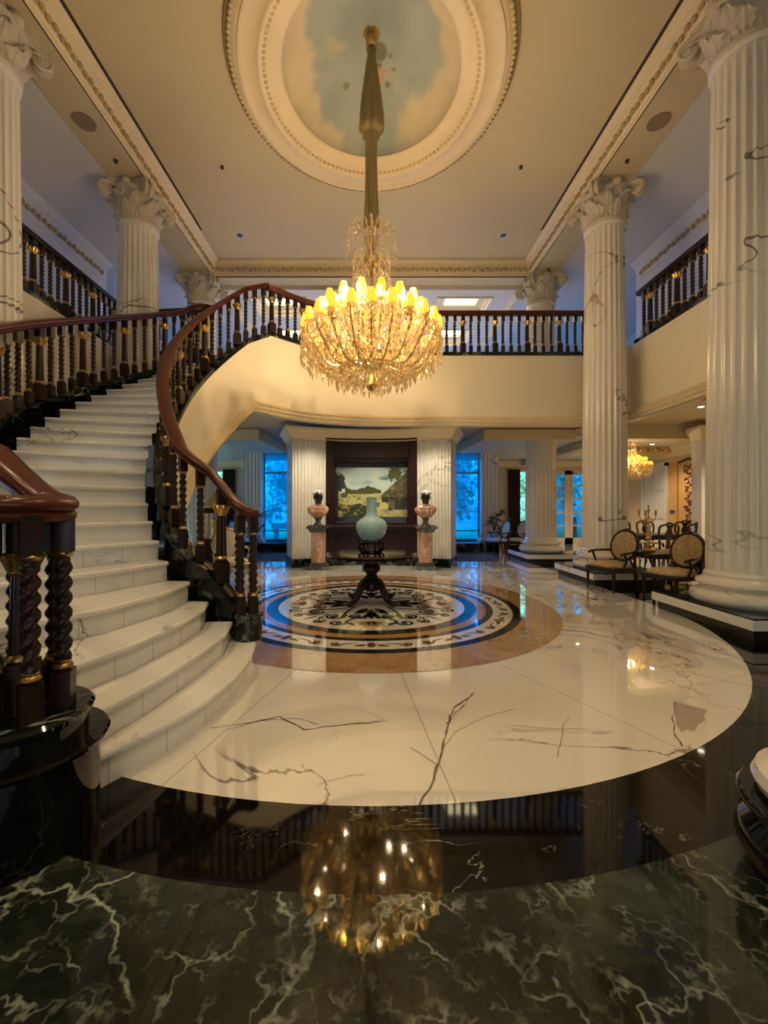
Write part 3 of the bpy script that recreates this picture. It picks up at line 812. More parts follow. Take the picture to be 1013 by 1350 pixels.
# ------------------------------------------------------------------ balcony and galleries
b = MB()
slab = [(x+.0, y+.03) for x, y in edge]+[(5.33,8.35),(5.33,11.9),(-5.33,11.9),(-5.33,8.85),(-3.63,8.80),pol(4.5,-40.5),pol(2.80,-40.5)]
b.prism(slab, 3.52, ZF-.01); bal = struct(b.build('floor', M['ceil'], smooth=False))
KJ = 15
fe = [(x, y, ZF, 3.2) for x, y in edge[KJ:]]
struct(face('wall_balcony', fe, None, M['cream']))
b = MB(); b.sweep([(x,y,3.2) for x,y in edge], MOUL); struct(b.build('trim_10', M['mould']))
face_l = [(-5.3,8.9,ZF-.02,3.2),(-3.66,8.83,ZF-.02,3.2)]
struct(face('wall_landing', face_l, None, M['cream']))
for s, nm in ((-1,'left'),(1,'right')):
    b = MB(); b.box(min(s*5.31,s*9.6), max(s*5.31,s*9.6), -5, 18.6, 3.45, ZF-.01); struct(b.build('floor', M['ceil'], smooth=False))
    q = [(s*5.3, -5, ZF-.02, 3.2), (s*5.3, 8.35 if s > 0 else 8.9, ZF-.02, 3.2)]
    struct(face('wall_gallery_'+nm, q if s < 0 else q[::-1], None, M['cream']))
    path = [(s*5.3,-5,3.2),(s*5.3,8.35 if s > 0 else 8.9,3.2)]
    b = MB(); b.sweep(path if s < 0 else path[::-1], MOUL); struct(b.build('trim_11' if s < 0 else 'trim_12', M['mould']))

# ------------------------------------------------------------------ balusters
def baluster_meshes(Hh):
    b = MB(); w = .078
    b.rbox(0,0,0,.155,w,w); b.rbox(0,0,Hh-.135,Hh+.03,w*.92,w*.92)
    z0, z1 = .19, Hh-.165; n = 40; prof = [(.030,.155),(.034,.17),(.024,z0)]
    for i in range(n+1): prof.append((.0285, lerp(z0,z1,i/n)))
    prof += [(.024, z1+.005), (.030, Hh-.135)]
    def fn(r, z, a):
        e = min(z-z0, z1-z)
        if e <= 0: return r
        return r+min(1,e/.03)*.0085*math.cos(2*(a-z*2*pi*7.5))
    b.lathe(prof, 12, fn=fn); body = b.mesh('baluster', M['dwood'], ang=60)
    gs = []
    for z in (.163, Hh-.152):
        g = MB(); g.lathe([(.026,z-.006),(.036,z),(.040,z+.010),(.036,z+.020),(.030,z+.026),(.034,z+.034),(.026,z+.04)], 14)
        gs.append(('gold_collar', g.mesh('gold_collar', M['collar'])))
    return body, gs
def post_meshes(Hh):
    b = MB(); b.rbox(0,0,0,.19,.125,.125); b.rbox(0,0,.19,.21,.105,.105); b.rbox(0,0,Hh-.15,Hh+.03,.085,.085)
    n = 8; prof = []
    for i in range(13): prof.append((lerp(.050,.040,i/12), lerp(.21,Hh-.15,i/12)))
    b.lathe(prof, 48, fn=lambda r, z, a: r*(1-.10*abs(math.cos(6*a)))); body = b.mesh('post', M['dwood'], ang=40)
    g0 = MB(); g0.lathe([(.05,.215),(.058,.225),(.058,.24),(.05,.25)], 16)
    g = MB()
    zc = Hh-.215
    g.lathe([(.042,zc-.015),(.050,zc),(.044,zc+.012),(.05,zc+.05),(.062,zc+.085),(.05,zc+.09)], 16)
    for i in range(8):
        a = i*pi/4
        g.tube([(.045*math.cos(a),.045*math.sin(a),zc+.01),(.058*math.cos(a),.058*math.sin(a),zc+.05),(.076*math.cos(a),.076*math.sin(a),zc+.075),(.080*math.cos(a),.080*math.sin(a),zc+.06)], [.012,.015,.013,.009], 6)
    return body, [('gold_band', g0.mesh('gold_band', M['gold'])), ('gold_capital', g.mesh('gold_capital', M['gold']))]
PROTO = {}
def place(root, x, y, z, Hh, rz, post=False):
    key = (round(Hh,2), post)
    if key not in PROTO: PROTO[key] = post_meshes(Hh) if post else baluster_meshes(Hh)
    body, g = PROTO[key]; L = root.location
    o = inst(body, 'post' if post else 'baluster', root, (x-L.x, y-L.y, z-L.z), rz)
    for nm_, g_ in g: inst(g_, nm_, o)
    return o
RAIL = [(-.045,0),(-.060,.012),(-.062,.03),(-.050,.042),(-.068,.055),(-.070,.072),(-.055,.092),(-.02,.102),(.02,.102),(.055,.092),(.070,.072),(.068,.055),(.050,.042),(.062,.03),(.060,.012),(.045,0)]
def handrail(root, path, name='handrail', mt=None, sc=1.0):
    b = MB(); b.sweep(path, [(u*sc, w*sc) for u, w in RAIL]); return b.build(name, mt or M['rail'], root, world=True, ang=50)
# inner flight
HI = .87
ib = thing('stair_balustrade', 'inner stair balustrade with red-brown handrail sweeping from the first step up to the balcony peak', 'balustrade', (*pol(2.5,61), RISE))
rp = [(*pol(rin(p), p), zc_in(p)+HI+.0) for p in [62.5]+ph]
pk = pol(2.75,-43)
handrail(ib, rp)
b = MB(); q = rp[0]; b.ell((q[0]+.02, q[1]-.02, q[2]+.05), (.074,.074,.052), 18, 10); b.build('rail_end', M['rail'], ib, world=True)
k = 0; p = 55.5
while p > -42:
    x, y = pol(rin(p), p); place(ib, x, y, zc_in(p)-.012, HI, -R(p), post=(k % 4 == 0)); p -= 4.2; k += 1
for (dp, dr) in ((59.3,.0),(61.6,.075),(61.6,-.075),(63.6,.0)):
    x, y = pol(rin(min(61,dp))+dr, dp); place(ib, x, y, RISE+.24, HI+.02, -R(dp))
# outer flight with its volute
HO = .96
ob = thing('stair_balustrade', 'outer stair balustrade on the left side ending in a curled volute newel', 'balustrade', (-1.50, 1.76, .54))
VC = (-1.50, 1.76); vr = .128
vp = [(*pol(4.5, p), zc_out(p)+HO) for p in pho[::-1] if p < 63]
vp = [(x, y, z) for x, y, z in vp]
last = vp[-1]
tail = [(-1.80,1.95,1.60),(-1.66,1.905,1.50),(-1.55,1.888,1.42)]
n_ = 22
for i in range(n_+1):
    a = R(85-270*i/n_); rr = vr*(1-.28*i/n_); tail.append((VC[0]+rr*math.cos(a), VC[1]+rr*math.sin(a), 1.372-.03*min(1,i/5)))
handrail(ob, vp+tail, sc=1.12)
k = 1; p = 58.5
while p > -36.5:
    x, y = pol(4.5, p); place(ob, x, y, zc_out(p)-.012, HO, -R(p), post=(k % 4 == 0)); p -= 2.72; k += 1
HV = 1.345-.535
for i in range(6):
    a = R(20+60*i); place(ob, VC[0]+.145*math.cos(a), VC[1]+.145*math.sin(a), .535, HV, a)
place(ob, VC[0], VC[1], .535, HV, .4, True)
nw = thing('newel_pedestal', 'round black and green marble pedestal under the volute newel at lower left', 'pedestal', (*VC, 0))
b = MB(); b.lathe([(.28,0),(.28,.37),(.315,.385),(.32,.40),(.31,.41),(0,.411)], 64); b.build('black_base', M['black'], nw)
b = MB(); b.lathe([(.235,.41),(.235,.49),(.255,.505),(.26,.525),(.245,.54),(0,.541)], 64); b.build('green_drum', M['green'], nw)
# balcony
HB = .83
def straight(root, pts, z, Hh, first=0, every=4, step=.176, rail=True, curb=True, mt=None):
    L = [0]
    for a, c in zip(pts, pts[1:]): L.append(L[-1]+math.dist(a, c))
    n = int(L[-1]/step); d = step*.5; k = first
    while d < L[-1]-.03:
        i = max(j for j in range(len(L)-1) if L[j] <= d); t = (d-L[i])/(L[i+1]-L[i])
        x, y = lerp(pts[i][0],pts[i+1][0],t), lerp(pts[i][1],pts[i+1][1],t)
        ang = math.atan2(pts[i+1][1]-pts[i][1], pts[i+1][0]-pts[i][0])
        place(root, x, y, z, Hh, ang, post=(k % every == 0)); d += step; k += 1
    if rail: handrail(root, [(x, y, z+Hh) for x, y in pts], mt=mt)
    if curb:
        b = MB(); b.sweep([(x, y, z) for x, y in pts], [(-.10,-.08),(.11,-.08),(.11,-.01),(.10,0),(-.10,0)]); b.build('curb', M['green'], root, world=True)
bb = thing('balcony_balustrade', 'dark wood balustrade along the balcony front behind the crystal chandelier', 'balustrade', (0, 8.98, ZF))
bpts = [pk]+[(x, y+.085) for x, y in edge[4:-2]]+[(4.94, 8.985)]
straight(bb, bpts, ZF+.07, HB, 0)
lb = thing('landing_balustrade', 'short dark balustrade on the left landing ending in a rounded newel', 'balustrade', (-4.4, 8.9, ZF))
straight(lb, [(-5.25,9.0),(-3.45,8.80)], ZF+.07, HB, 1)
b = MB(); b.lathe([(.08,0),(.09,.02),(.085,.05),(.095,.07),(.08,.10),(0,.11)], 20, (-3.42,8.78,ZF+.07+HB)); b.build('newel_cap', M['rail'], lb, world=True)
for s, nm in ((-1,'left'),(1,'right')):
    t = thing('gallery_balustrade', 'dark wood balustrade of the upper side gallery on the %s, running towards the viewer' % nm, 'balustrade', (s*5.42, 6, ZF))
    straight(t, [(s*5.42, 3.3), (s*5.42, 8.3 if s > 0 else 8.9)], ZF+.07, .90, 2, mt=M['dwood'])
# ------------------------------------------------------------------ central fluted wall, cornice and niche
RD = 4.15
def wing(s):
    pts = []; n = 132
    for i in range(n+1):
        a = lerp(15.6, 27.0, i/n); t = i/n*10; fr = t % 1
        d = 0 if (fr < .22 or i in (0,n)) else .045*math.sin(pi*(fr-.22)/.78)**.8
        pts.append((s*(RD+d)*math.sin(R(a)), CY+(RD+d)*math.cos(R(a))))
    o = (s*2.22, 10.75); o2 = (s*1.2, 10.95)
    return pts+[o, o2]
for s in (-1, 1):
    b = MB(); b.prism(wing(s), .20, 3.22); struct(b.build('wall_drum_left' if s < 0 else 'wall_drum_right', M['flute'], ang=30))
    b = MB(); arcp = [(s*(RD-.05)*math.sin(R(a)), CY+(RD-.05)*math.cos(R(a))) for a in (15.4,18,21,24,26,27.3)]
    b.prism(arcp+[(s*2.27, 10.78), (s*1.18, 10.98)], 0, .205)
    struct(b.build('baseboard_drum_left' if s < 0 else 'baseboard_drum_right', M['green'], ang=30))
b = MB(); b.prism([(1.10*t, CY+math.sqrt((RD-.03)**2-(1.1*t)**2)) for t in (-1.02,-.7,-.35,0,.35,.7,1.02)]+[(1.1,11.2),(-1.1,11.2)], 0, .205)
struct(b.build('baseboard_drum', M['green'], ang=30))
path = [((RD)*math.sin(R(a)), CY+RD*math.cos(R(a)), 3.08) for a in range(-27, 28, 2)]
ex = [(-2.22, 10.75, 3.08)]; ex2 = [(2.22, 10.75, 3.08)]
b = MB(); b.sweep(ex+path+ex2, [(-.02,0),(.03,0),(.035,.03),(.05,.06),(.09,.10),(.12,.16),(.16,.20),(.19,.24),(.19,.27),(-.02,.27)])
struct(b.build('trim_13', M['mould'], ang=40))
nic = thing('wood_niche', 'tall dark mahogany panelled niche between the two fluted marble wall sections', 'wall panel', (0, 10.2, .2))
def arcbox(b, x0, x1, z0, z1, r0, r1, n=10):
    P = [(lerp(x0,x1,i/n)) for i in range(n+1)]
    b.prism([(x, CY+math.sqrt(r0*r0-x*x)) for x in P]+[(x, CY+math.sqrt(r1*r1-x*x)) for x in P[::-1]], z0, z1)
b = MB(); arcbox(b, -1.12, 1.12, .2, 3.17, 4.56, 4.64); b.build('back_panel', M['panel'], nic, world=True, ang=20)
b = MB(); arcbox(b, -1.12, -.93, .2, 3.17, 4.13, 4.57, 3); arcbox(b, .93, 1.12, .2, 3.17, 4.13, 4.57, 3)
arcbox(b, -.94, .94, 2.66, 3.17, 4.17, 4.39); arcbox(b, -1.12, 1.12, 3.10, 3.18, 4.10, 4.2); b.build('surround', M['panel'], nic, world=True, ang=20, bevel=.006)
b = MB(); arcbox(b, -.94, .94, 2.58, 2.66, 4.20, 4.39); arcbox(b, -.94, .94, 1.0, 1.07, 4.2, 4.39); arcbox(b, -.96, -.90, 1.0, 2.66, 4.16, 4.39, 2); arcbox(b, .90, .96, 1.0, 2.66, 4.16, 4.39, 2)
b.build('picture_moulding', M['panel'], nic, world=True, ang=20, bevel=.01)
b = MB(); arcbox(b, -1.12, 1.12, .92, 1.0, 4.07, 4.39); arcbox(b, -1.1, 1.1, .87, .92, 4.11, 4.39); b.build('shelf', M['panel'], nic, world=True, ang=20, bevel=.01)
b = MB(); arcbox(b, -.94, .94, .2, .87, 4.2, 4.39)
for s in (-1, 1):
    for i in range(5):   # carved scroll of the apron
        a = s*(.36+.09*i); b.tube([(a, CY+4.185, .80+.02*(-1)**i),(a+s*.03, CY+4.18, .77),(a+s*.07, CY+4.185, .81)], .010, 5)
b.build('lower_panel', M['panel'], nic, world=True, ang=20)
def scene_col(u, v):     # generic painted country landscape, u right, v up
    n = fbm(u*7, v*7, 4); n2 = fbm(u*22+3, v*22+8, 3); n3 = fbm(u*4+11, v*9+2, 4)
    sky = mixc((.42,.62,.60), (.66,.78,.70), n)
    sky = mixc(sky, (.07,.20,.25), sm(.5,.72,n3)*sm(.6,.8,v))
    c = sky
    hor = .55+.05*(fbm(u*5,3)-.5)
    fld = mixc((.42,.42,.12), (.62,.62,.30), n)
    if v < hor-.06:
        c = mixc(fld, (.05,.075,.02), sm(.40,.58,.5*n2+.5*fbm(u*60,v*60,2))*.9)
    tl = .60+.045*math.sin(u*17)+.08*(n2-.5)-.08*abs(u-.33)
    if .13 < u < .64 and .47+.05*(n-.5) < v < tl: c = mixc((.05,.055,.015), (.10,.10,.03), n2)
    if v < .27+.12*(n-.5) and u < .52: c = mixc((.03,.035,.012), (.30,.30,.08), sm(.48,.66,n2))
    if v < .13 and .03 < u < .22 and n > .4: c = mixc((.62,.50,.12), (.3,.25,.05), n2)
    d = math.hypot((u-.05)/.10, (v-.68)/.19)+.9*(n2-.5)
    if d < .9: c = (.03,.035,.015)
    if u < .035 and v < .7: c = (.035,.03,.015)
    d = math.hypot((u-.12)/.05, (v-.44)/.06)+.6*(n2-.5)
    if d < .9: c = (.07,.09,.03)
    hv = .42+1.35*(u-.62)
    if u > .62 and v < min(.95, hv)+.08*(n2-.5) and v > .40: c = mixc((.06,.055,.02), (.27,.24,.09), sm(.3,.65,.5*n2+.5*fbm(u*50,v*30,2))*(1.1-.9*(u-.6)))
    if u > .64 and .12 < v <= .40: c = mixc((.025,.022,.012), (.16,.14,.08), sm(.5,.7,fbm(u*26, v*4,3)))
    d = math.hypot((u-.82)/.10, (v-.88)/.14)+1.1*(n2-.5)
    if d < .95: c = mixc((.05,.06,.02),(.14,.15,.05), n)
    if u > .5 and v <= .14 and n > .38: c = mixc((.56,.54,.26),(.2,.2,.06),n2)
    if u > .52 and .14 < v < .3 and u < .74: c = mixc((.55,.54,.2),(.12,.14,.04), sm(.42,.6,n2))
    return c
pic = thing('landscape_painting', 'painted country landscape with trees and a thatched roof set in the wooden niche', 'painting', (0, 10.40, 1.08))
b = MB(); b.box(-.92, .92, 10.405, 10.43, 1.06, 2.59); b.build('black_surround', M['black_stone'], pic, world=True, smooth=False)
nu, nv = 150, 100; b = MB(); vs = []; cols = []
for j in range(nv+1):
    for i in range(nu+1):
        u, v = i/nu, j/nv; vs.append((-.91+1.82*u, 10.395, 1.20+1.25*v)); cols.append(scene_col(u, v))
b.add(vs, [(j*(nu+1)+i, j*(nu+1)+i+1, (j+1)*(nu+1)+i+1, (j+1)*(nu+1)+i) for j in range(nv) for i in range(nu)])
o = b.build('canvas', painted('landscape paint', .35), pic, world=True); setpaint(o, cols)

# ------------------------------------------------------------------ busts on marble pedestals
def bust(loc, label, turn, scale=1.0):
    t = thing('portrait_bust', label, 'bust', loc, turn)
    b = MB()     # socle
    b.lathe([(.11,0),(.11,.02),(.085,.03),(.06,.07),(.055,.10),(.075,.13),(.095,.15),(.09,.17),(.0,.171)], 24); b.build('socle', M['grey_marble'], t)
    secs = [(.15,.05,.05,.0),(.18,.12,.085,.0),(.23,.18,.11,-.01),(.29,.228,.13,-.015),(.35,.25,.13,-.01),(.40,.238,.115,0),(.435,.195,.10,.005),(.465,.135,.085,.005),(.485,.09,.075,.005)]
    b = MB(); n = 40; vs = []
    for z, rx, ry, oy in secs:
        for i in range(n):
            a = 2*pi*i/n; k = 1+.05*math.sin(7*a+z*18)*(1 if .17 < z < .44 else .3)
            vs.append((rx*math.cos(a)*k, oy+ry*math.sin(a)*k, z))
    b.add(vs, [(j*n+i, j*n+(i+1) % n, (j+1)*n+(i+1) % n, (j+1)*n+i) for j in range(len(secs)-1) for i in range(n)]+[tuple(range(n-1,-1,-1)), tuple((len(secs)-1)*n+i for i in range(n))])
    for i in range(6):   # folds of the drapery
        x0 = -.17+.065*i; b.tube([(x0-.03,-.085,.40),(x0+.0,-.125,.32),(x0*.7+.02,-.115,.24),(x0*.4,-.08,.19)], [.012,.018,.016,.008], 6)
    b.tube([(-.20,-.05,.415),(-.10,-.10,.395),(0,-.12,.375),(.10,-.10,.395),(.20,-.05,.415)], [.015,.024,.026,.024,.015], 8)
    b.build('drapery', M['pink'], t, ang=80)
    b = MB()    # neck and head as one skin
    hs = [(.40,.075,.07,0),(.45,.058,.058,.0),(.50,.056,.060,-.002),(.525,.062,.075,-.012),(.545,.068,.092,-.016),(.575,.076,.098,-.012),(.61,.082,.102,-.006),(.65,.084,.104,-.002),(.69,.078,.098,.004),(.72,.060,.080,.006),(.74,.03,.04,.006)]
    n = 40; vs = []
    for z, rx, ry, oy in hs:
        for i in range(n):
            a = 2*pi*i/n; x = rx*math.cos(a); y = oy+ry*math.sin(a); f = max(0, -math.sin(a))**10
            # nose, lips, brow, chin, eye hollows
            y -= f*(.030*math.exp(-((z-.598)/.018)**2)+.012*math.exp(-((z-.565)/.008)**2)+.012*math.exp(-((z-.640)/.010)**2)+.010*math.exp(-((z-.54)/.012)**2))
            e = math.exp(-((abs(x)-.034)/.014)**2)*math.exp(-((z-.622)/.010)**2)*(1 if math.sin(a) < 0 else 0); y += .014*e
            vs.append((x, y, z))
    b.add(vs, [(j*n+i, j*n+(i+1) % n, (j+1)*n+(i+1) % n, (j+1)*n+i) for j in range(len(hs)-1) for i in range(n)]+[tuple((len(hs)-1)*n+i for i in range(n))])
    for s in (-1, 1): b.ell((s*.084, .004, .61), (.012,.022,.032), 10, 6)
    for s in (-1, 1): b.ell((s*.033,-.092,.622), (.013,.010,.008), 8, 5)
    h = b.build('head', M['black_stone'], t, ang=80)
    b = MB()    # pale head cloth
    def hair(x, y, z): return (x, y, z) if z > -.2 else (x*.9, y*.9, -.2)
    b.ell((0,.012,.685), (.096,.112,.085), 24, 12, fn=hair)
    for i in range(9):
        a = -2.6+.65*i; b.ell((.085*math.cos(a), .012+.10*math.sin(a), .70+.02*math.sin(i*2.1)), (.03,.03,.028), 10, 6)
    for i in range(5): b.ell((-.05+.025*i, -.085+.01*abs(i-2), .70+.012*(i % 2)), (.022,.022,.024), 8, 6)
    b.build('head_cloth', M['white_stone'], t, ang=80)
    h.scale = (1,1,1)
    for nm_ in t.children:
        if nm_.name.split('.')[0] in ('head','head_cloth'): nm_.scale = (1.22,1.22,1.14); nm_.location = (0,.0,-.062)
    t.scale = (scale,)*3
    return t
def pedestal(loc, label):
    t = thing('bust_pedestal', label, 'pedestal', loc)
    b = MB(); b.rbox(0,0,0,.09,.46,.40); b.rbox(0,0,.09,.17,.40,.36,tx=(.34,.32)); b.build('foot', M['grey_marble'], t, bevel=.008)
    b = MB(); b.lathe([(.165,.17),(.165,.86)], 40, fn=lambda r, z, a: r*(1-.05*abs(math.sin(8*a)))); b.build('shaft', M['pink'], t)
    b = MB(); b.rbox(0,0,.86,.95,.33,.32,tx=(.42,.38)); b.rbox(0,0,.95,1.0,.50,.44); b.rbox(0,0,1.0,1.03,.42,.38); b.build('cap', M['grey_marble'], t, bevel=.008)
    return t
for s, nm, tn in ((-1,'left',.35),(1,'right',-.15)):
    loc = (s*1.24+(.02 if s > 0 else 0), 9.52, 0)
    pedestal(loc, 'pink marble pedestal with grey veined foot standing %s of the wooden niche' % nm)
    bust((loc[0], loc[1], 1.03), 'dark faced bust in pink marble drapery on the pedestal %s of the niche' % nm, tn)

# ------------------------------------------------------------------ pedestal table, vase
TY = 6.15
M['tabletop'] = wood('table mahogany', (.016,.0045,.0045), (.034,.009,.008)); M['tabletop'].node_tree.nodes['Principled BSDF'].inputs['Coat Weight'].default_value = .6; M['tabletop'].node_tree.nodes['Principled BSDF'].inputs['Roughness'].default_value = .14
tb = thing('pedestal_table', 'round dark mahogany pedestal table on four curved feet in the middle of the floor medallion', 'table', (0, TY, .006))
b = MB(); b.lathe([(.0,.672),(.60,.672),(.655,.68),(.665,.69),(.655,.70),(.675,.712),(.678,.725),(.665,.738),(.62,.742),(0,.743)], 96); b.build('table_top', M['tabletop'], tb)
b = MB()
for i in range(24):
    a = 2*pi*i/24; b.ell((.64*math.cos(a), .64*math.sin(a), .672), (.045,.045,.022), 10, 5)
b.build('scalloped_apron', M['dwood'], tb)
b = MB(); b.lathe([(.20,.672),(.19,.66),(.085,.645),(.075,.60),(.10,.575),(.135,.53),(.140,.495),(.115,.455),(.085,.43),(.078,.405),(.095,.39),(.10,.37),(.085,.35),(.105,.32),(.125,.28),(.125,.20),(.10,.17),(0,.165)][::-1], 40); b.build('pedestal', M['dwood'], tb)
def leg_path(a):
    P = [(.07,.30),(.13,.295),(.19,.26),(.235,.20),(.275,.13),(.325,.075),(.385,.045),(.43,.04),(.455,.05)]
    return [(r*math.cos(a), r*math.sin(a), z) for r, z in P]
for i in range(4):
    a = pi/4+i*pi/2; b = MB(); b.tube(smooth_path(leg_path(a), 4), [.060-.028*j/32 for j in range(33)], 12, flat=1.0)
    b.ell((.435*math.cos(a), .435*math.sin(a), .036), (.055,.055,.036), 12, 8); b.build('leg', M['dwood'], tb)
stn = thing('vase_stand', 'small black carved wooden stand under the celadon vase', 'stand', (-.0, TY, .749))
b = MB(); b.lathe([(.15,0),(.17,.01),(.17,.03),(.15,.04),(0,.041)], 32); b.build('base', M['black_stone'], stn)
b = MB()
for i in range(6):
    a = i*pi/3+.2; c, s_ = math.cos(a), math.sin(a)
    b.tube([(.13*c,.13*s_,.02),(.185*c,.185*s_,.05),(.19*c,.19*s_,.10),(.16*c,.16*s_,.14),(.20*c,.20*s_,.18),(.21*c,.21*s_,.20)], [.022,.024,.02,.024,.026,.014], 8)
    a += pi/6; b.ell((.165*math.cos(a), .165*math.sin(a), .155), (.05,.05,.03), 10, 6)
b.build('carved_legs', M['black_stone'], stn)
b = MB(); b.lathe([(.10,.12),(.19,.14),(.20,.155),(.185,.17),(.13,.165)], 40); b.build('rim', M['black_stone'], stn)
va = MB(); va.lathe([(0,0),(.10,.0),(.115,.01),(.165,.06),(.21,.13),(.233,.20),(.236,.245),(.215,.30),(.165,.345),(.105,.375),(.082,.42),(.076,.50),(.078,.60),(.082,.655),(.086,.665),(.080,.668),(.072,.65),(.066,.5),(.06,.40)], 64, caps=False)
vs_ = va.build('vase', M['celadon'], None, ang=60); vs_.location = (0, TY, .749+.158); tag(vs_, 'pale blue celadon vase with round body and straight neck on the table', 'vase')

# ------------------------------------------------------------------ big crystal chandelier
def chandelier(loc, label, root_name='chandelier'):
    ch = thing(root_name, label, 'chandelier', loc)
    b = MB(); b.lathe([(.0,-.02),(.05,0),(.09,.06),(.05,.12),(.04,.3),(.10,.38),(.13,.45),(.05,.52),(.04,.8),(.09,.88),(.05,.95),(.035,1.2),(.10,1.28),(.11,1.36),(.05,1.42),(.03,1.7),(.07,1.78),(.07,1.84),(.03,1.9),(.03,2.45)], 20); b.build('stem', M['brass'], ch)
    tiers = ((1.00, .80, 24, .45), (.76, 1.06, 18, .65), (.42, 1.20, 10, .85))
    shade = MB(); shade.lathe([(.018,0),(.042,.010),(.062,.045),(.066,.085),(.058,.125),(.046,.158),(.040,.175),(.044,.185)], 18, fn=lambda r,z,a: r*(1+.08*math.cos(6*a)), caps=False)
    shm = shade.mesh('lamp_shade', M['shade'])
    bu = MB(); bu.ell((0,0,.10), (.028,.028,.06), 8, 6); bum = bu.mesh('bulb', M['bulb'])
    bo = MB(); bo.lathe([(0,-.03),(.04,-.03),(.075,0),(.08,.008),(.04,.004),(0,.01)], 14)
    for i in range(8):
        a = i*pi/4; bo.octa((.07*math.cos(a), .07*math.sin(a), -.06), .012, .07)
    bom = bo.mesh('drip_pan', M['crystal'])
    for r, z, n, z0 in tiers:
        am = MB(); am.tube(smooth_path([(.06,0,z0),(r*.35,0,z0-.10),(r*.7,0,z0-.16+.1*(z-1)),(r*.97,0,z-.22),(r*1.03,0,z-.10),(r,0,z)], 4), .012, 6)
        for q in range(5): am.octa((r*(.3+.15*q), 0, z0-.20+.03*q), .014, .09)
        amm = am.mesh('arm', M['brass'])
        for i in range(n):
            a = 2*pi*(i+.5*(n % 4))/n
            o = inst(amm, 'arm', ch, (0,0,0), a)
            inst(bom, 'drip_pan', o, (r,0,z)); s_ = inst(shm, 'lamp_shade', o, (r,0,z+.02))
    # crystal strings forming the round body
    rnd = random.Random(3); drops = []; b = MB()
    for i in range(6200):
        a = rnd.uniform(0, 2*pi); u = rnd.random()
        z = lerp(.20, 1.12, u); prof = interp([(.20,.55),(.36,.86),(.55,1.02),(.72,1.06),(.86,1.0),(1.12,.62)], z)
        r = prof*(1-.75*rnd.random()**2.2); b.octa((r*math.cos(a), r*math.sin(a), z), rnd.uniform(.008,.016), rnd.uniform(.03,.06))
    for i in range(40):    # garlands
        a0, a1 = 2*pi*i/40, 2*pi*(i+1)/40
        for (ra, za, rb, zb, sag) in ((1.03,.82,1.03,.82,.14),(1.05,.62,1.05,.62,.10),(.78,1.07,.78,1.07,.15),(.95,.45,.95,.45,.08)):
            for j in range(9):
                t = j/9; a = lerp(a0,a1,t); r = lerp(ra,rb,t); z = lerp(za,zb,t)-sag*4*t*(1-t)*(.6+.4*math.sin(i*1.7))
                b.octa((r*math.cos(a), r*math.sin(a), z), .011, .026, top=.5)
        for j in range(16):
            t = j/16; a = 2*pi*i/40+.05; r = .12+.95*math.sin(t*pi/2); z = .62+.02*j-.32*t*t; b.octa((r*math.cos(a), r*math.sin(a), z), .012, .03, top=.5)
    o = b.build('crystal_strings', M['crystal'], ch, smooth=False); o['kind'] = 'stuff'
    # hanging pendants
    pm = MB(); pm.octa((0,0,0), .012, .03, top=.5); pm.octa((0,0,-.055), .020, .085, top=.3); pm.tube([(0,0,.10),(0,0,.01)], .002, 4); pmm = pm.mesh('pendant', M['crystal'], smooth=False)
    rest = MB(); k = 0
    for (r, z, n) in ((1.05,.48,44),(.93,.34,36),(.80,.40,30),(.66,.22,26),(.52,.16,22),(.38,.12,18),(.25,.09,12),(.12,.06,8)):
        for i in range(n):
            a = 2*pi*i/n+r*9; zz_ = z+.09-.10*rnd.random(); x, y = r*math.cos(a), r*math.sin(a)
            if y < .25 and k < 100: inst(pmm, 'pendant', ch, (x,y,zz_), 0, (1.25,1.25,1.5)); k += 1
            else: rest.octa((x,y,zz_), .014, .04, top=.5); rest.octa((x,y,zz_-.08), .022, .11, top=.3)
    for r, z in ((.55,.24),(.30,.17),(.16,.12),(.80,.42)):
        for i in range(int(r*130)):
            a = 2*pi*i/int(r*130); rest.octa((r*math.cos(a), r*math.sin(a), z), .015, .032, top=.5)
    o = rest.build('pendants', M['crystal'], ch, smooth=False); o['kind'] = 'stuff'; o.name = 'crystal_fringe'
    # crown of glass fronds
    fm = MB(); P = [(.05,0,0),(.12,0,.22),(.22,0,.36),(.32,0,.36),(.37,0,.24),(.375,0,.12)]
    fm.tube(smooth_path(P, 4), .010, 5)
    for j in range(9):
        t = j/9; q = P[min(5,int(t*6))]; fm.octa((q[0]+.02*math.sin(j*3),.02*math.cos(j*2),q[2]-.03), .014, .06)
    for j in range(4): fm.octa((.375,0,.08-.055*j), .013, .05)
    fmm = fm.mesh('glass_frond', M['crystal'])
    for i in range(16): inst(fmm, 'glass_frond', ch, (0,0,2.08), 2*pi*i/16, 1.0)
    for i in range(14): inst(fmm, 'glass_frond', ch, (0,0,1.72), 2*pi*i/14+.2, (.76,.76,.9))
    for i in range(14): inst(fmm, 'glass_frond', ch, (0,0,1.38), 2*pi*i/14+.4, (.80,.80,.9))
    for i in range(8): inst(fmm, 'glass_frond', ch, (0,0,2.25), 2*pi*i/8+.1, (.55,.55,.8))
    return ch
CHZ = 3.20
big = chandelier((0, 6.2, CHZ), 'huge glowing gold crystal chandelier hanging over the pedestal table')
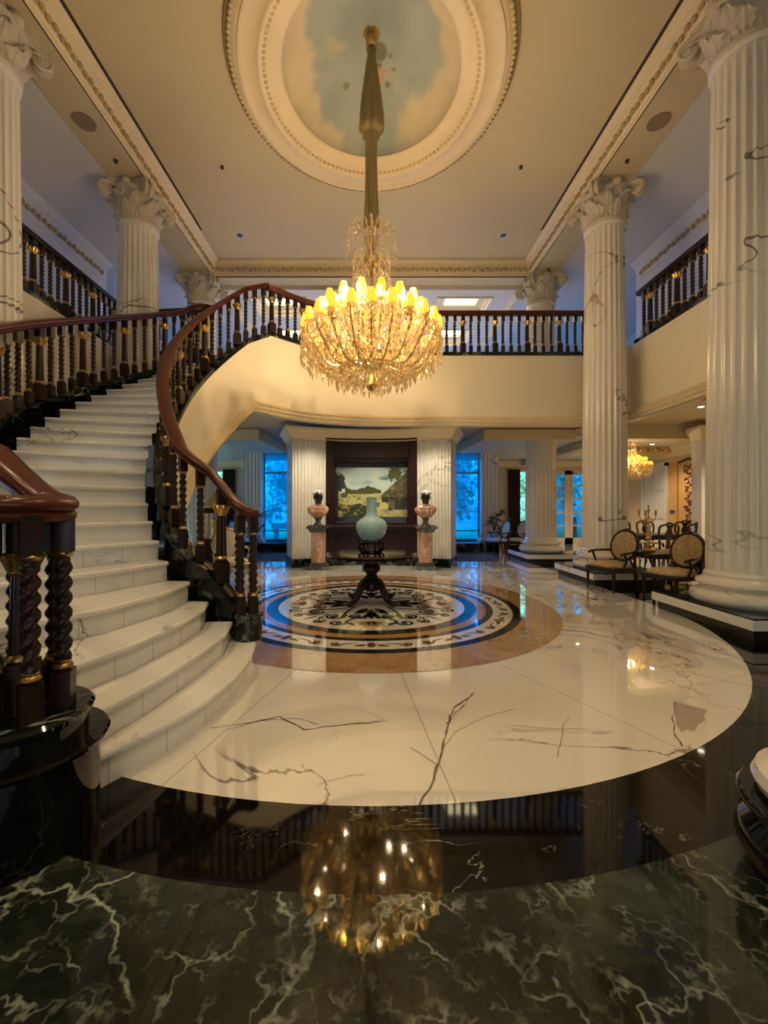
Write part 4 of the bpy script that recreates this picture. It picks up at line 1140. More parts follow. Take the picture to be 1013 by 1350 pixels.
# fabric sleeve over its chain, reaching up to the dome
sl = MB()
prof = [(.10,5.62),(.105,5.75),(.09,6.2),(.08,6.7),(.085,6.98),(.11,7.02),(.10,7.04),(.135,7.08),(.17,7.12),(.175,7.2),(.165,7.4),(.13,7.75),(.09,8.05),(.06,8.22),(.05,8.28),(.07,8.32),(.05,8.36)]
sl.lathe([(r,z-CHZ) for r,z in prof], 72, fn=lambda r,z,a: r*(1+.11*math.sin(9*a+z*1.5)+.07*math.sin(14*a-z*3)))
sl.build('fabric_sleeve', M['silk'], big, ang=70)
b = MB(); b.lathe([(.05,5.18),(.06,5.17),(.085,5.20),(.09,5.28),(.06,5.34),(.11,5.37),(.13,5.40)], 28); b.build('ceiling_rose', M['brass'], big)
b = MB(); b.lathe([(0,.0),(.09,.02),(.12,.09),(.09,.16),(.0,.18)], 20); o = b.build('gold_ball', M['gold'], big); o.location = (0,0,1.88)
# ------------------------------------------------------------------ shell: outer walls, lower ceilings, back bay
def wbox(name, x0, x1, y0, y1, z0, z1, mt, **kw):
    b = MB(); b.box(min(x0,x1), max(x0,x1), y0, y1, z0, z1); return struct(b.build(name, M[mt], smooth=False, **kw))
DB, DW, DU = 14.2, 16.2, 16.4
M['fillglass'] = pane('tinted fill window glass', (.38,.31,.27), .05)  # tint sets how much daylight the added front window lets in
M['frontwood'] = plain('dim entrance panelling', (.16,.11,.07), .6)
for x0, x1, z0, z1 in ((-9.7,-3.4,0,8.2),(3.4,9.7,0,8.2),(-3.4,3.4,3.7,8.2),(-3.4,3.4,0,.4)): wbox('wall_front', x0, x1, -5.2, -5, z0, z1, 'frontwood')
wn = struct(bpy.data.objects.new('window_added', None)); COL.objects.link(wn); wn.location = (0, -5.1, .4)  # unseen window added to bring daylight to the stairs and foreground
b = MB()
for x in (-3.4, -1.72, -.04, 1.64, 3.32): b.box(x, x+.08, -5.14, -5.04, .4, 3.7)
for z in (.4, 2.7, 3.62): b.box(-3.4, 3.4, -5.14, -5.04, z, z+.08)
b.build('window_frame', M['whitemetal'], wn, world=True, smooth=False)
b = MB(); b.box(-3.4, 3.4, -5.10, -5.09, .4, 3.7); b.build('pane', M['fillglass'], wn, world=True, smooth=False)
wbox('wall_outer_left', -9.75, -9.6, -5, DU, 0, 7.85, 'wallw'); wbox('wall_outer_right', 9.6, 9.75, -5, DU, 3.3, 7.85, 'wallw')
wbox('ceiling', -5.3, 5.3, 8.95, 11.9, 3.50, 3.52, 'ceil')
wbox('ceiling', -3.05, 3.05, 11.9, DB+.2, 3.60, 3.68, 'wallw')
for s in (-1, 1):
    wbox('ceiling', s*3.05, s*9.6, 10.75, DW+.1, 3.32, 3.46, 'wallw')
    path = [(s*5.3,10.75,3.20),(s*3.05,10.75,3.20),(s*3.05,DB-.1,3.32)]
    b = MB(); pr = [(-.12,0),(.02,0),(.03,.05),(.08,.09),(.10,.14),(.16,.20),(.18,.27),(-.12,.27)]
    b.sweep(path[::-1] if s < 0 else path, [(-u, w_) for u, w_ in pr] if False else pr); struct(b.build('trim_14' if s < 0 else 'trim_15', M['mould'], ang=40))
    # pilaster at the bay corner and the low black sill
    b = MB(); n = 40; pts = []
    for i in range(n+1):
        x = lerp(3.74, 4.34, i/n); t = i/n*5; fr = t % 1; d = .03*math.sin(pi*fr) if .1 < fr < .9 else 0
        pts.append((s*x, DB-.28+d))
    b.prism(pts+[(s*4.34, DB+.2), (s*3.74, DB+.2)], .30, 3.36); struct(b.build('wall_pier_left' if s < 0 else 'wall_pier_right', M['column'], ang=25))
    b = MB(); b.rbox(s*4.04, DB-.1, .28, .36, .78, .56); b.rbox(s*4.04, DB-.1, .36, .42, .70, .50); struct(b.build('baseboard_pier_left' if s < 0 else 'baseboard_pier_right', M['column'], bevel=.02))
    # bay window
    wn = struct(bpy.data.objects.new('window_1' if s < 0 else 'window_2', None)); COL.objects.link(wn); wn.location = (s*2.75, DB+.05, .3)
    b = MB()
    for x0, x1, z0, z1 in ((1.75,1.82,.3,3.4),(3.70,3.76,.3,3.4),(1.75,3.76,.3,.36),(1.75,3.76,3.3,3.4),(1.75,3.76,2.62,2.68),(1.75,3.76,1.30,1.32),(1.75,3.76,.62,.66),(2.74,2.78,.3,3.4)):
        b.box(min(s*x0,s*x1), max(s*x0,s*x1), DB+.02, DB+.08, z0, z1)
    b.build('window_frame', M['bluemetal'] if 'bluemetal' in M else plain('blue grey frame', (.10,.25,.35), .4), wn, world=True, smooth=False)
    b = MB(); b.box(min(s*1.78,s*3.73), max(s*1.78,s*3.73), DB+.045, DB+.055, .33, 3.35); b.build('pane', M['blueglass'], wn, world=True, smooth=False)
    wbox('wall_return_left' if s < 0 else 'wall_return_right', s*4.30, s*4.42, DB+.1, DW+.1, 0, 3.4, 'wallw')
wbox('wall_bay', -1.76, 1.76, DB, DB+.15, .3, 3.62, 'wallw'); wbox('wall_bay', -3.9, 3.9, DB, DB+.15, 3.38, 3.62, 'mould')
b = MB(); b.sweep([(-3.05,DB-.02,3.36),(3.05,DB-.02,3.36)], [(-.1,0),(.02,0),(.03,.05),(.08,.09),(.10,.14),(.16,.20),(.18,.25),(-.1,.25)]); struct(b.build('trim_16', M['mould'], ang=40))
wbox('baseboard_bay', -4.12, 4.12, 13.2, DB+.1, 0, .30, 'black')
# back wall beside the bay, with curtain window and the glazed doors on the right
for s in (-1, 1):
    wbox('wall_back', s*4.42, s*5.35, DW, DW+.15, 0, 3.4, 'wallc'); wbox('wall_back', s*5.35, s*6.35, DW, DW+.15, 2.95, 3.4, 'wallc'); wbox('wall_back', s*6.35, s*6.85, DW, DW+.15, 0, 3.4, 'wallc')
    wn = struct(bpy.data.objects.new('window_3' if s < 0 else 'window_4', None)); COL.objects.link(wn); wn.location = (s*5.9, DW+.07, .0)
    b = MB()
    for x0, x1, z0, z1 in ((5.35,5.41,0,2.95),(6.29,6.35,0,2.95),(5.35,6.35,2.88,2.95),(5.35,6.35,0,.12),(5.35,6.35,2.2,2.24)): b.box(min(s*x0,s*x1), max(s*x0,s*x1), DW+.03, DW+.11, z0, z1)
    b.build('window_frame', M['whitemetal'], wn, world=True, smooth=False)
    b = MB(); b.box(min(s*5.4,s*6.3), max(s*5.4,s*6.3), DW+.065, DW+.075, .1, 2.9); b.build('pane', M['clearglass'], wn, world=True, smooth=False)
    b = MB(); n = 48; pts = [(s*lerp(5.36,5.84,i/n), DW-.12+.035*math.sin(i*1.25)) for i in range(n+1)]
    b.prism(pts+[(x, y+.02) for x, y in pts[::-1]], .02, 2.96); tag(b.build('curtain', M['curtain'], ang=70), 'dark brown gathered curtain at the tall back window on the '+('left, past the stair rail' if s < 0 else 'right, behind the farthest column'), 'curtain')
    b = MB(); pth = [(s*4.5,DW,3.06),(s*9.6,DW,3.06)]; b.sweep(pth if s > 0 else pth[::-1], [(-.02,0),(.03,0),(.05,.08),(.11,.15),(.15,.24),(-.02,.24)]); struct(b.build('trim_17' if s < 0 else 'trim_18', M['mould'], ang=40))
wbox('wall_back', -9.6, -6.85, DW, DW+.15, 0, 3.4, 'wallc')
wbox('wall_back', 6.85, 8.75, DW, DW+.15, 2.92, 3.4, 'wallc'); wbox('wall_back', 8.75, 9.6, DW, DW+.15, 0, 3.4, 'wallc')
def glazed(i, x0, x1):
    d = struct(bpy.data.objects.new('door_%d' % i, None)); COL.objects.link(d); d.location = ((x0+x1)/2, DW+.05, 0)
    b = MB(); f = .15
    b.box(x0, x0+f, DW, DW+.08, 0, 2.92); b.box(x1-f, x1, DW, DW+.08, 0, 2.92); b.box(x0, x1, DW, DW+.08, 2.76, 2.92); b.box(x0, x1, DW, DW+.08, 0, .26)
    for z in (.72, 1.25, 1.78, 2.28): b.box(x0, x1, DW+.01, DW+.07, z, z+.05)
    b.build('door_frame', M['whitemetal'], d, world=True, smooth=False)
    b = MB(); b.box(x0+f, x1-f, DW+.035, DW+.045, .26, 2.76); b.build('pane', M['glass'], d, world=True, smooth=False)
    b = MB(); b.tube([(x1-.06,DW-.06,1.0),(x1-.06,DW-.06,1.12)], .012, 8); b.tube([(x1-.06,DW,1.06),(x1-.06,DW-.06,1.06)], .01, 8); b.build('door_handle', M['gold'], d, world=True)
glazed(1, 6.87, 7.80); glazed(2, 7.82, 8.75)
# upper back room
wbox('wall_upper_left', -9.6, -9.5, 10.6, DU, ZF, 7.75, 'wallw'); wbox('wall_upper_right', 9.5, 9.6, 10.6, DU, ZF, 7.75, 'wallw')
wbox('floor', -9.6, 9.6, 11.85, DU, 4.3, ZF-.01, 'wallw')
for s in (-1, 1): wbox('wall_upper_return_left' if s < 0 else 'wall_upper_return_right', s*6.95, s*9.6, 10.6, 10.75, ZF, 7.75, 'wallw')
# coffered ceiling of the upper back room: strips around six lit coffers
cx = [(-3.55,-1.95),(-.8,.8),(1.95,3.55)]; cy = [(12.0,13.15),(14.15,15.5)]
xs = [-5.0]+[v for c in cx for v in c]+[5.0]; ys = [11.6]+[v for c in cy for v in c]+[DU]
b = MB()
for i in range(len(xs)-1):
    for j in range(len(ys)-1):
        if i % 2 == 1 and j % 2 == 1: continue
        b.box(xs[i], xs[i+1], ys[j], ys[j+1], 7.60, 7.70)
struct(b.build('ceiling', M['wallw'], smooth=False))
wbox('ceiling', -5.0, 5.0, 11.6, DU, 8.05, 8.12, 'wallw')
for i, (a, c) in enumerate(cx):
    for j, (d, e) in enumerate(cy):
        t = thing('coffer_light', 'warm lit ceiling coffer over the upper landing, %s of the %s row' % (('left','middle','right')[i], ('front','back')[j]), 'ceiling light', ((a+c)/2, (d+e)/2, 7.6), 0, 'lit ceiling coffers')
        b = MB(); mx, my = (a+c)/2, (d+e)/2; hx, hy = (c-a)/2, (e-d)/2
        b.sweep([(mx-hx,my-hy,7.6),(mx+hx,my-hy,7.6),(mx+hx,my+hy,7.6),(mx-hx,my+hy,7.6)], [(.03,-.04),(-.02,-.04),(-.03,.02),(-.10,.06),(-.12,.16),(-.30,.18),(-.32,.24),(-.32,.27),(.0,.27),(.0,.0),(.03,0)][::1], closed=True)
        b.build('coffer_frame', M['cream'], t, world=True, ang=25)
        b = MB(); b.box(a+.22, c-.22, d+.22, e-.22, 7.88, 7.90); b.build('lit_panel', M['cove'], t, world=True, smooth=False)
# crown lines on the upper back ceiling
for s in (-1, 1):
    b = MB(); pth = [(s*4.2,11.7,7.46),(s*4.2,DU,7.46)]; b.sweep(pth if s < 0 else pth[::-1], [(-.05,0),(.02,0),(.06,.05),(.12,.12),(.13,.15),(-.05,.15)]); o = struct(b.build('trim_19' if s < 0 else 'trim_20', M['mould']))
# windows of the upper back wall
for s in (-1, 1):
    wn = struct(bpy.data.objects.new('window_5' if s < 0 else 'window_6', None)); COL.objects.link(wn); wn.location = (s*4.5, DU, 5.2)
    b = MB()
    for x in (.4, 1.8, 3.2, 4.6, 6.0, 7.4, 8.7): b.box(min(s*x,s*(x+.1)), max(s*x,s*(x+.1)), DU, DU+.08, ZF+.3, 7.4)
    for z in (ZF+.3, 6.4, 7.32): b.box(min(s*.4,s*8.8), max(s*.4,s*8.8), DU, DU+.08, z, z+.08)
    b.build('window_frame', M['whitemetal'], wn, world=True, smooth=False)
    b = MB(); b.box(min(s*.45,s*8.75), max(s*.45,s*8.75), DU+.035, DU+.045, ZF+.33, 7.37); b.build('pane', M['blueglass2'], wn, world=True, smooth=False)
wbox('wall_upper_back', -9.6, 9.6, DU, DU+.1, 4.3, ZF+.3, 'wallw'); wbox('wall_upper_back', -9.6, 9.6, DU, DU+.1, 7.4, 8.1, 'wallw')
wbox('wall_upper_back', -.4, .4, DU, DU+.1, ZF, 7.6, 'wallw'); wbox('wall_upper_back', 8.8, 9.6, DU, DU+.1, ZF, 7.6, 'wallw'); wbox('wall_upper_back', -9.6, -8.8, DU, DU+.1, ZF, 7.6, 'wallw')

# ------------------------------------------------------------------ dining room on the right
wbox('wall_dining', 9.35, 9.6, 3.8, DW, 0, 3.32, 'amberwall')
b = MB(); b.sweep([(9.35,DW,3.0),(9.35,3.9,3.0)], [(-.02,0),(.04,0),(.06,.06),(.10,.10),(.14,.18),(.20,.24),(.22,.32),(-.02,.32)]); struct(b.build('trim_21', M['mould'], ang=40))
wbox('wall_entrance_right', 9.6, 9.75, -5, 3.8, 0, 3.46, 'frontwood')
wbox('wall_outer_right', 9.6, 9.75, 3.65, DW+.2, 0, 3.4, 'wallw')
wbox('wall_dining_side', 5.9, 9.6, 3.65, 3.8, 0, 3.46, 'wallw')
wbox('wall_dining_pier', 7.62, 9.0, 9.45, 9.75, .25, 3.2, 'flute'); wbox('baseboard_dining', 7.58, 9.04, 9.41, 9.79, 0, .26, 'black')
b = MB(); b.box(7.70, 7.92, 9.425, 9.46, .5, 3.0); struct(b.build('trim_22', M['column'], smooth=False, bevel=.01))
b = MB(); b.sweep([(7.62,9.75,3.0),(7.62,9.45,3.0),(9.0,9.45,3.0)], [(-.05,0),(.02,0),(.05,.1),(.14,.2),(.16,.3),(-.05,.3)]); struct(b.build('trim_23', M['mould']))
# dropped tray beam of the dining ceiling with gilt rosettes
b = MB(); b.box(5.9, 6.3, 10.0, DW, 3.1, 3.32); b.box(5.9, 9.4, 9.9, 10.3, 3.1, 3.46); struct(b.build('trim_24', M['ceil'], smooth=False))
tb_ = MB(); tb_.box(6.3, 9.3, 12.6, 12.9, 3.12, 3.32); trb = struct(tb_.build('trim_25', M['amberwall'], smooth=False))
b = MB()
for i in range(9):
    x = 6.5+.33*i; b.ell((x,12.58,3.22), (.10,.03,.07), 10, 6); b.ell((x+.14,12.58,3.2), (.05,.03,.04), 8, 5)
b.build('gilt_rosettes', M['brass'], trb)
wd = MB(); wd.box(5.9, 9.3, 6.5, 7.3, 3.33, 3.44); struct(wd.build('trim_26', M['orange'], smooth=False))
# double doors
dd = struct(bpy.data.objects.new('door_3', None)); COL.objects.link(dd); dd.location = (9.3, 13.4, 0)
b = MB()
b.box(9.26, 9.36, 12.9, 13.9, 0, 2.75)
for (z0, z1) in ((.15,.95),(1.1,1.9),(2.02,2.62)):
    for (y0, y1) in ((12.96,13.37),(13.43,13.84)):
        b.box(9.235, 9.27, y0, y1, z0, z1); b.box(9.225, 9.24, y0+.07, y1-.07, z0+.07, z1-.07)
b.build('door_leaf', M['doorwhite'], dd, world=True, smooth=False)
b = MB(); b.box(9.22, 9.36, 12.80, 12.90, 0, 2.85); b.box(9.22, 9.36, 13.9, 14.0, 0, 2.85); b.box(9.22,9.36,12.8,14.0,2.75,2.87); b.build('door_frame', M['doorwhite'], dd, world=True, smooth=False)
wbox('trim_27', 9.28, 9.36, 12.45, 12.78, .1, 2.85, 'orange')
pn = thing('wall_hanging', 'tall amber wall hanging with brown floral pattern beside the white dining room door', 'wall hanging', (9.3, 12.05, .3))
b = MB(); b.box(9.29, 9.345, 11.6, 12.38, .35, 2.82); b.build('amber_ground', M['orange'], pn, world=True, smooth=False)
b = MB(); rnd = random.Random(5)
for i in range(26):
    z = .55+.082*i; y = 12.0+.10*math.sin(i*1.9); b.ell((9.285, y, z), (.012, .03+.07*rnd.random(), .03+.03*rnd.random()), 8, 5); b.ell((9.285, y+rnd.uniform(-.16,.16), z+.03), (.012,.03,.03), 8, 5)
b.tube([(9.287, 12.0+.10*math.sin(i*1.9), .55+.082*i) for i in range(26)], .014, 6); b.build('floral_pattern', M['inlay_brown'], pn, world=True); b = MB()
for s in (-1,1): b.tube([(9.28,12.0,2.62),(9.28,12.0+s*.10,2.70),(9.28,12.0+s*.17,2.62),(9.28,12.0+s*.12,2.52)], .018, 6)
b.build('bow', M['inlay_brown'], pn, world=True)
b = MB(); b.tube([(9.28,11.62,2.80),(9.28,12.0,2.88),(9.28,12.36,2.80)], .03, 8); b.build('hanger', M['dwood'], pn, world=True)
sc = thing('wall_sconce', 'small lit gold sconce at the edge of the marble pier in the dining room', 'wall lamp', (9.3, 11.45, 1.95))
b = MB(); b.ell((9.31,11.45,1.95), (.03,.05,.10), 10, 8); b.tube([(9.31,11.45,1.92),(9.24,11.45,1.88),(9.22,11.45,1.96)], .012, 6); b.build('bracket', M['gold'], sc, world=True)
b = MB(); b.ell((9.22,11.45,2.03), (.03,.03,.06), 10, 8); b.build('bulb', M['bulb'], sc, world=True)
sw = MB(); sw.box(9.255, 9.285, 12.52, 12.70, 1.28, 1.36); tag(sw.build('switch_plate', M['dark'], smooth=False), 'small dark switch plate on the amber wall beside the white door', 'switch')
# smaller chandelier over the dining table
def shrink(o, loc, sc_, label):
    c = copy_tree(o); c.location = loc; c.scale = (sc_,)*3; c['label'] = label
    for ch in list(c.children):
        if ch.name.split('.')[0] in ('fabric_sleeve','ceiling_rose','crystal_fringe','gold_ball') or (ch.name.startswith('pendant')):
            if ch.name.split('.')[0] in ('fabric_sleeve','ceiling_rose'): bpy.data.objects.remove(ch)
    return c
dch = shrink(big, (6.95, 11.0, 2.16), .48, 'small glowing gold chandelier over the dining area, half hidden by the middle right column')
# ------------------------------------------------------------------ chairs
def armchair(label, cloth, wd_, group):
    t = thing('armchair', label, 'chair', (0,0,0), 0, group)
    b = MB(); pts = [(-.30,-.28),(-.18,-.31),(.18,-.31),(.30,-.28),(.26,.25),(-.26,.25)]
    b.prism(pts, .34, .41); b.build('seat_frame', M[wd_], t, bevel=.012)
    b = MB(); b.ell((0,-.03,.43), (.285,.275,.075), 32, 10, fn=lambda x,y,z: (math.copysign(abs(x)**.6,x), math.copysign(abs(y)**.6,y), z)); b.build('seat', M[cloth], t)
    for x, y, q in ((-.265,-.255,1),(.265,-.255,1),(-.235,.22,0),(.235,.22,0)):
        b = MB()
        if q: b.lathe([(.014,0),(.020,.03),(.013,.05),(.018,.10),(.027,.28),(.032,.30),(.024,.32),(.034,.34),(.034,.40)], 14, (x,y,0))
        else: b.tube([(x*1.08,y+.10,0),(x*1.03,y+.04,.18),(x,y,.36),(x,y+.02,.5)], [.018,.022,.026,.022], 10)
        b.build('leg', M[wd_], t)
    Mx = Matrix.Translation((0,.285,.76)) @ Matrix.Rotation(R(-12), 4, 'X')
    b = MB(); n = 40; P = [(.255*math.cos(2*pi*i/n), 0, .265*math.sin(2*pi*i/n)) for i in range(n)]
    b.tube(P, .026, 10, closed=True, M=Mx)
    b.tube([(-.2,.235,.40),(-.16,.245,.5),(-.12,.25,.55)], .02, 8); b.tube([(.2,.235,.40),(.16,.245,.5),(.12,.25,.55)], .02, 8); b.ell((0,0,.275), (.06,.03,.03), 12, 8, M=Mx)
    b.build('back_frame', M[wd_], t)
    b = MB(); b.ell((0,-.005,0), (.245,.045,.255), 32, 12, M=Mx); b.build('backrest', M[cloth], t)
    for s in (-1, 1):
        b = MB(); b.tube(smooth_path([(s*.215,.27,.66),(s*.28,.12,.665),(s*.315,-.02,.66),(s*.325,-.14,.645),(s*.32,-.17,.62)], 4), .021, 10)
        b.tube(smooth_path([(s*.315,-.10,.645),(s*.325,-.05,.56),(s*.30,-.04,.48),(s*.285,-.08,.40)], 4), .019, 10); ar = b.build('arm', M[wd_], t)
        b = MB(); b.ell((s*.30,.03,.682), (.026,.09,.018), 14, 8); b.build('arm_pad', M[cloth], ar)
    return t
ac = armchair('oval backed armchair in gold tapestry nearest the big right column, side table to its left', 'tapestry', 'dwood', 'tapestry armchairs')
ac.location = (4.60, 6.25, 0); ac.rotation_euler.z = R(-76)
a2 = copy_tree(ac); a2.location = (4.18, 7.12, 0); a2.rotation_euler.z = R(-72); a2['label'] = 'oval backed armchair in gold tapestry behind the side table, beside the middle right column base'
wc = armchair('pale upholstered armchair with oval back just left of the farthest right column', 'creamcloth', 'dwood', 'pale armchairs by the bay')
wc.location = (4.55, 12.75, 0); wc.rotation_euler.z = R(-60)
w2 = copy_tree(wc); w2.location = (3.92, 12.72, 0); w2.rotation_euler.z = R(-80); w2['label'] = 'pale upholstered armchair beside the big leafed plant at the right bay window'
w3 = copy_tree(wc); w3.location = (-4.05, 12.7, 0); w3.rotation_euler.z = R(75); w3['label'] = 'pale upholstered armchair at the left bay window beside the lower stair newel'
gc = armchair('gilt armchair with pale seat mostly hidden behind the foot of the stair balustrade', 'creamcloth', 'brass', None)
gc.location = (-2.62, 7.62, 0); gc.rotation_euler.z = R(35)
# small round table with gilt candelabrum
sd = thing('side_table', 'small round dark side table between the two tapestry armchairs', 'table', (4.76, 6.90, 0))
b = MB(); b.lathe([(0,.65),(.29,.65),(.31,.66),(.315,.675),(.30,.69),(0,.692)], 48); b.build('table_top', M['dwood'], sd)
b = MB(); b.lathe([(.26,.58),(.27,.585),(.27,.65),(.26,.65)], 40); b.build('apron', M['dwood'], sd)
for i in range(4):
    a = pi/4+i*pi/2+.2; b = MB(); c, s_ = math.cos(a), math.sin(a)
    b.tube(smooth_path([(.25*c,.25*s_,.62),(.27*c,.27*s_,.5),(.24*c,.24*s_,.25),(.25*c,.25*s_,.08),(.29*c,.29*s_,0.012)], 4), [.024-.011*j/16 for j in range(17)], 10); b.build('leg', M['dwood'], sd)
cd_ = thing('candelabrum', 'gilt branched candelabrum with a figure standing on the small side table', 'candelabrum', (4.64, 6.86, .692)); cd_.scale = (1.0,1.0,1.38)
b = MB(); b.lathe([(.10,0),(.105,.015),(.085,.03),(.05,.05),(.06,.07),(.03,.09),(.028,.14),(.045,.16),(.03,.18)], 20); b.build('base', M['gold'], cd_)
b = MB(); b.tube([(0,0,.16),(.01,0,.20),(-.005,0,.26),(0,0,.31)], [.032,.04,.034,.02], 12); b.ell((0,0,.345), (.024,.026,.032), 12, 10); b.tube([(.03,0,.29),(.07,.0,.34),(.04,0,.40)], .010, 8); b.tube([(-.03,0,.29),(-.07,0,.33),(-.04,0,.40)], .010, 8); b.build('figure', M['gold'], cd_)
for i in range(5):
    a = i*2*pi/5; c, s_ = math.cos(a), math.sin(a); r = .13 if i else .12
    b = MB(); b.tube(smooth_path([(0,0,.38),(.06*c,.06*s_,.36),(.11*c,.11*s_,.39),(r*c,r*s_,.45)], 4), .007, 6); b.lathe([(.006,.44),(.025,.455),(.025,.462),(.012,.465),(.014,.50),(.010,.50)], 10, (r*c,r*s_,0)); b.build('branch', M['gold'], cd_)
b = MB(); b.lathe([(.008,.36),(.02,.40),(.008,.46),(.03,.50),(.014,.52),(.014,.56)], 12); b.build('central_stem', M['gold'], cd_)
M['ebony'] = plain('ebonised wood', (.009,.0045,.004), .28, var=.3)
# dining set
dt = thing('dining_table', 'dark polished dining table surrounded by carved chairs, seen between the right columns', 'table', (7.35, 10.75, 0))
b = MB(); b.box(-.85,.85,-.5,.5,.71,.75); b.build('table_top', M['ebony'], dt, bevel=.012)
b = MB(); b.box(-.76,.76,-.42,.42,.62,.71); b.build('apron', M['ebony'], dt)
for x in (-.7,.7):
    for y in (-.36,.36):
        b = MB(); b.lathe([(.03,0),(.04,.04),(.025,.1),(.045,.3),(.05,.5),(.035,.55),(.05,.60),(.05,.71)], 14, (x,y,0)); b.build('leg', M['ebony'], dt)
def dining_chair(label):
    t = thing('dining_chair', label, 'chair', (0,0,0), 0, 'carved dining chairs')
    b = MB(); b.prism([(-.25,-.24),(.25,-.24),(.20,.20),(-.20,.20)], .42, .47); b.build('seat', M['tapestry'], t, bevel=.02)
    for x, y in ((-.22,-.21),(.22,-.21),(-.18,.18),(.18,.18)):
        b = MB(); b.tube(smooth_path([(x,y,.43),(x*1.1,y*1.1,.34),(x*.98,y*.98,.15),(x*1.08,y*1.12,.015)], 4), [.032-.014*j/12 for j in range(13)], 8); b.build('leg', M['ebony'], t)
    b = MB(); P = smooth_path([(-.17,.19,.45),(-.19,.215,.65),(-.225,.24,.85),(-.21,.265,.99),(-.11,.275,1.03),(-.04,.275,1.06),(0,.275,1.075),(.04,.275,1.06),(.11,.275,1.03),(.21,.265,.99),(.225,.24,.85),(.19,.215,.65),(.17,.19,.45)], 4)
    b.tube(P, .024, 8); b.build('back_frame', M['ebony'], t)
    b = MB(); sp = [(.04,.47),(.055,.55),(.03,.62),(.05,.70),(.085,.78),(.075,.86),(.045,.92),(.07,.99),(.08,1.03)]
    vs = []
    for w_, z in sp: y = .195+.085*((z-.45)/.6); vs += [(-w_,y,z),(w_,y,z),(-w_,y+.018,z),(w_,y+.018,z)]
    fs = []
    for i in range(len(sp)-1): q = 4*i; fs += [(q,q+1,q+5,q+4),(q+3,q+2,q+6,q+7),(q+2,q,q+4,q+6),(q+1,q+3,q+7,q+5)]
    b.add(vs, fs+[(0,2,3,1)]); b.build('splat', M['ebony'], t)
    return t
d0 = dining_chair('carved dark dining chair behind the table, left of the back three, before the white door')
d0.location = (7.35, 11.75, 0)
for (x, y, rz, lb_) in ((7.95,11.7,R(-8),'carved dark dining chair behind the table in front of the amber wall panel'),
                        (8.55,11.15,R(-35),'carved dark dining chair at the right end of the table beside the marble pier'),
                        (6.9,9.75,pi,'carved dark dining chair with its back to the hall, left of the front two'),
                        (7.6,9.85,pi+.1,'carved dark dining chair with its back to the hall, right of the front two'),
                        (6.2,10.5,R(80),'carved dark dining chair at the left end of the table, beside the gilt candelabrum')):
    c = copy_tree(d0); c.location = (x,y,0); c.rotation_euler.z = rz; c['label'] = lb_

# ------------------------------------------------------------------ plants, clock, urn
def leafy(b, c, n, r, L, wd_, rnd, up=.5, m=0):
    for i in range(n):
        a = rnd.uniform(0, 2*pi); e = rnd.uniform(-.2, 1.2)*up; q = r*rnd.random()**.5
        p0 = Vector((c[0]+q*math.cos(a)*.5, c[1]+q*math.sin(a)*.5, c[2])); d = Vector((math.cos(a)*math.cos(e), math.sin(a)*math.cos(e), math.sin(e)))
        sd_ = Vector((-math.sin(a), math.cos(a), rnd.uniform(-.4,.4))).normalized(); l = L*rnd.uniform(.6,1.1); w_ = wd_*rnd.uniform(.7,1.1)
        vs = []
        for t, k in ((0,.1),(.3,.8),(.6,1),(.85,.55),(1,.03)):
            pt = p0+d*(l*t)+Vector((0,0,-.35*l*t*t)); vs += [pt-sd_*w_*k, pt+sd_*w_*k]
        b.add(vs, [(2*j,2*j+1,2*j+3,2*j+2) for j in range(4)], m)
def plant(loc, label, seed, ph=.34, big_=True):
    t = thing('potted_plant', label, 'plant', loc); rnd = random.Random(seed)
    b = MB(); b.lathe([(.10,0),(.13,.02),(.19,ph*.5),(.20,ph*.75),(.16,ph*.95),(.18,ph),(.165,ph),(.15,ph*.93),(0,ph*.92)], 32); b.build('pot', M['pot'], t)
    b = MB(); 
    for i in range(5): b.tube([(0,0,ph*.9),(.05*math.cos(i*1.3),.05*math.sin(i*1.3),ph+.2),(.12*math.cos(i*1.3),.12*math.sin(i*1.3),ph+.45)], .010, 6)
    b.build('stem', M['bark'], t)
    b = MB()
    for i in range(7): leafy(b, (.16*math.cos(i*1.1),.16*math.sin(i*1.1),ph+.12+.08*i), 7, .1, .36, .062, rnd, .7)
    b.build('foliage', M['leaf'], t, ang=60)
    return t
plant((4.02, 13.40, .30), 'big leafed potted plant on the low black sill at the right bay window corner', 1)
plant((-3.85, 13.45, .30), 'leafy potted plant on the low black sill at the left bay window corner', 2)
ck = thing('gilt_clock', 'domed gilt cabinet clock standing in the shade behind the stair balusters', 'clock', (-3.72, 9.7, 0))
b = MB(); b.rbox(0,0,0,.12,.62,.42); b.rbox(0,0,.12,.62,.50,.34); b.rbox(0,0,.62,.70,.6,.42); b.build('plinth', M['dwood'], ck, bevel=.01)
b = MB()
for x in (-.21,.21):
    for y in (-.13,.13): b.lathe([(.035,.70),(.04,.73),(.028,.76),(.024,1.25),(.04,1.3)], 14, (x,y,0))
b.build('gilt_columns', M['gold'], ck)
b = MB(); b.rbox(0,0,1.3,1.36,.56,.40); b.rbox(0,0,1.36,1.42,.50,.36); b.build('entablature', M['dwood'], ck, bevel=.008)
b = MB(); b.lathe([(.22,1.42),(.225,1.48),(.19,1.58),(.11,1.66),(.03,1.70),(.02,1.76),(.035,1.78),(0,1.82)], 28); b.build('dome', M['gold'], ck)
b = MB(); b.lathe([(.12,.70),(.12,.74),(.06,.78),(.05,.9),(.08,1.0),(.05,1.08),(.06,1.15),(.0,1.22)], 20); b.build('gilt_figure', M['gold'], ck)
ur = thing('stone_pedestal', 'low round black marble pedestal cut off by the right edge of the picture', 'pedestal', (1.76, 1.45, 0)); ur.scale = (1,1,.64)
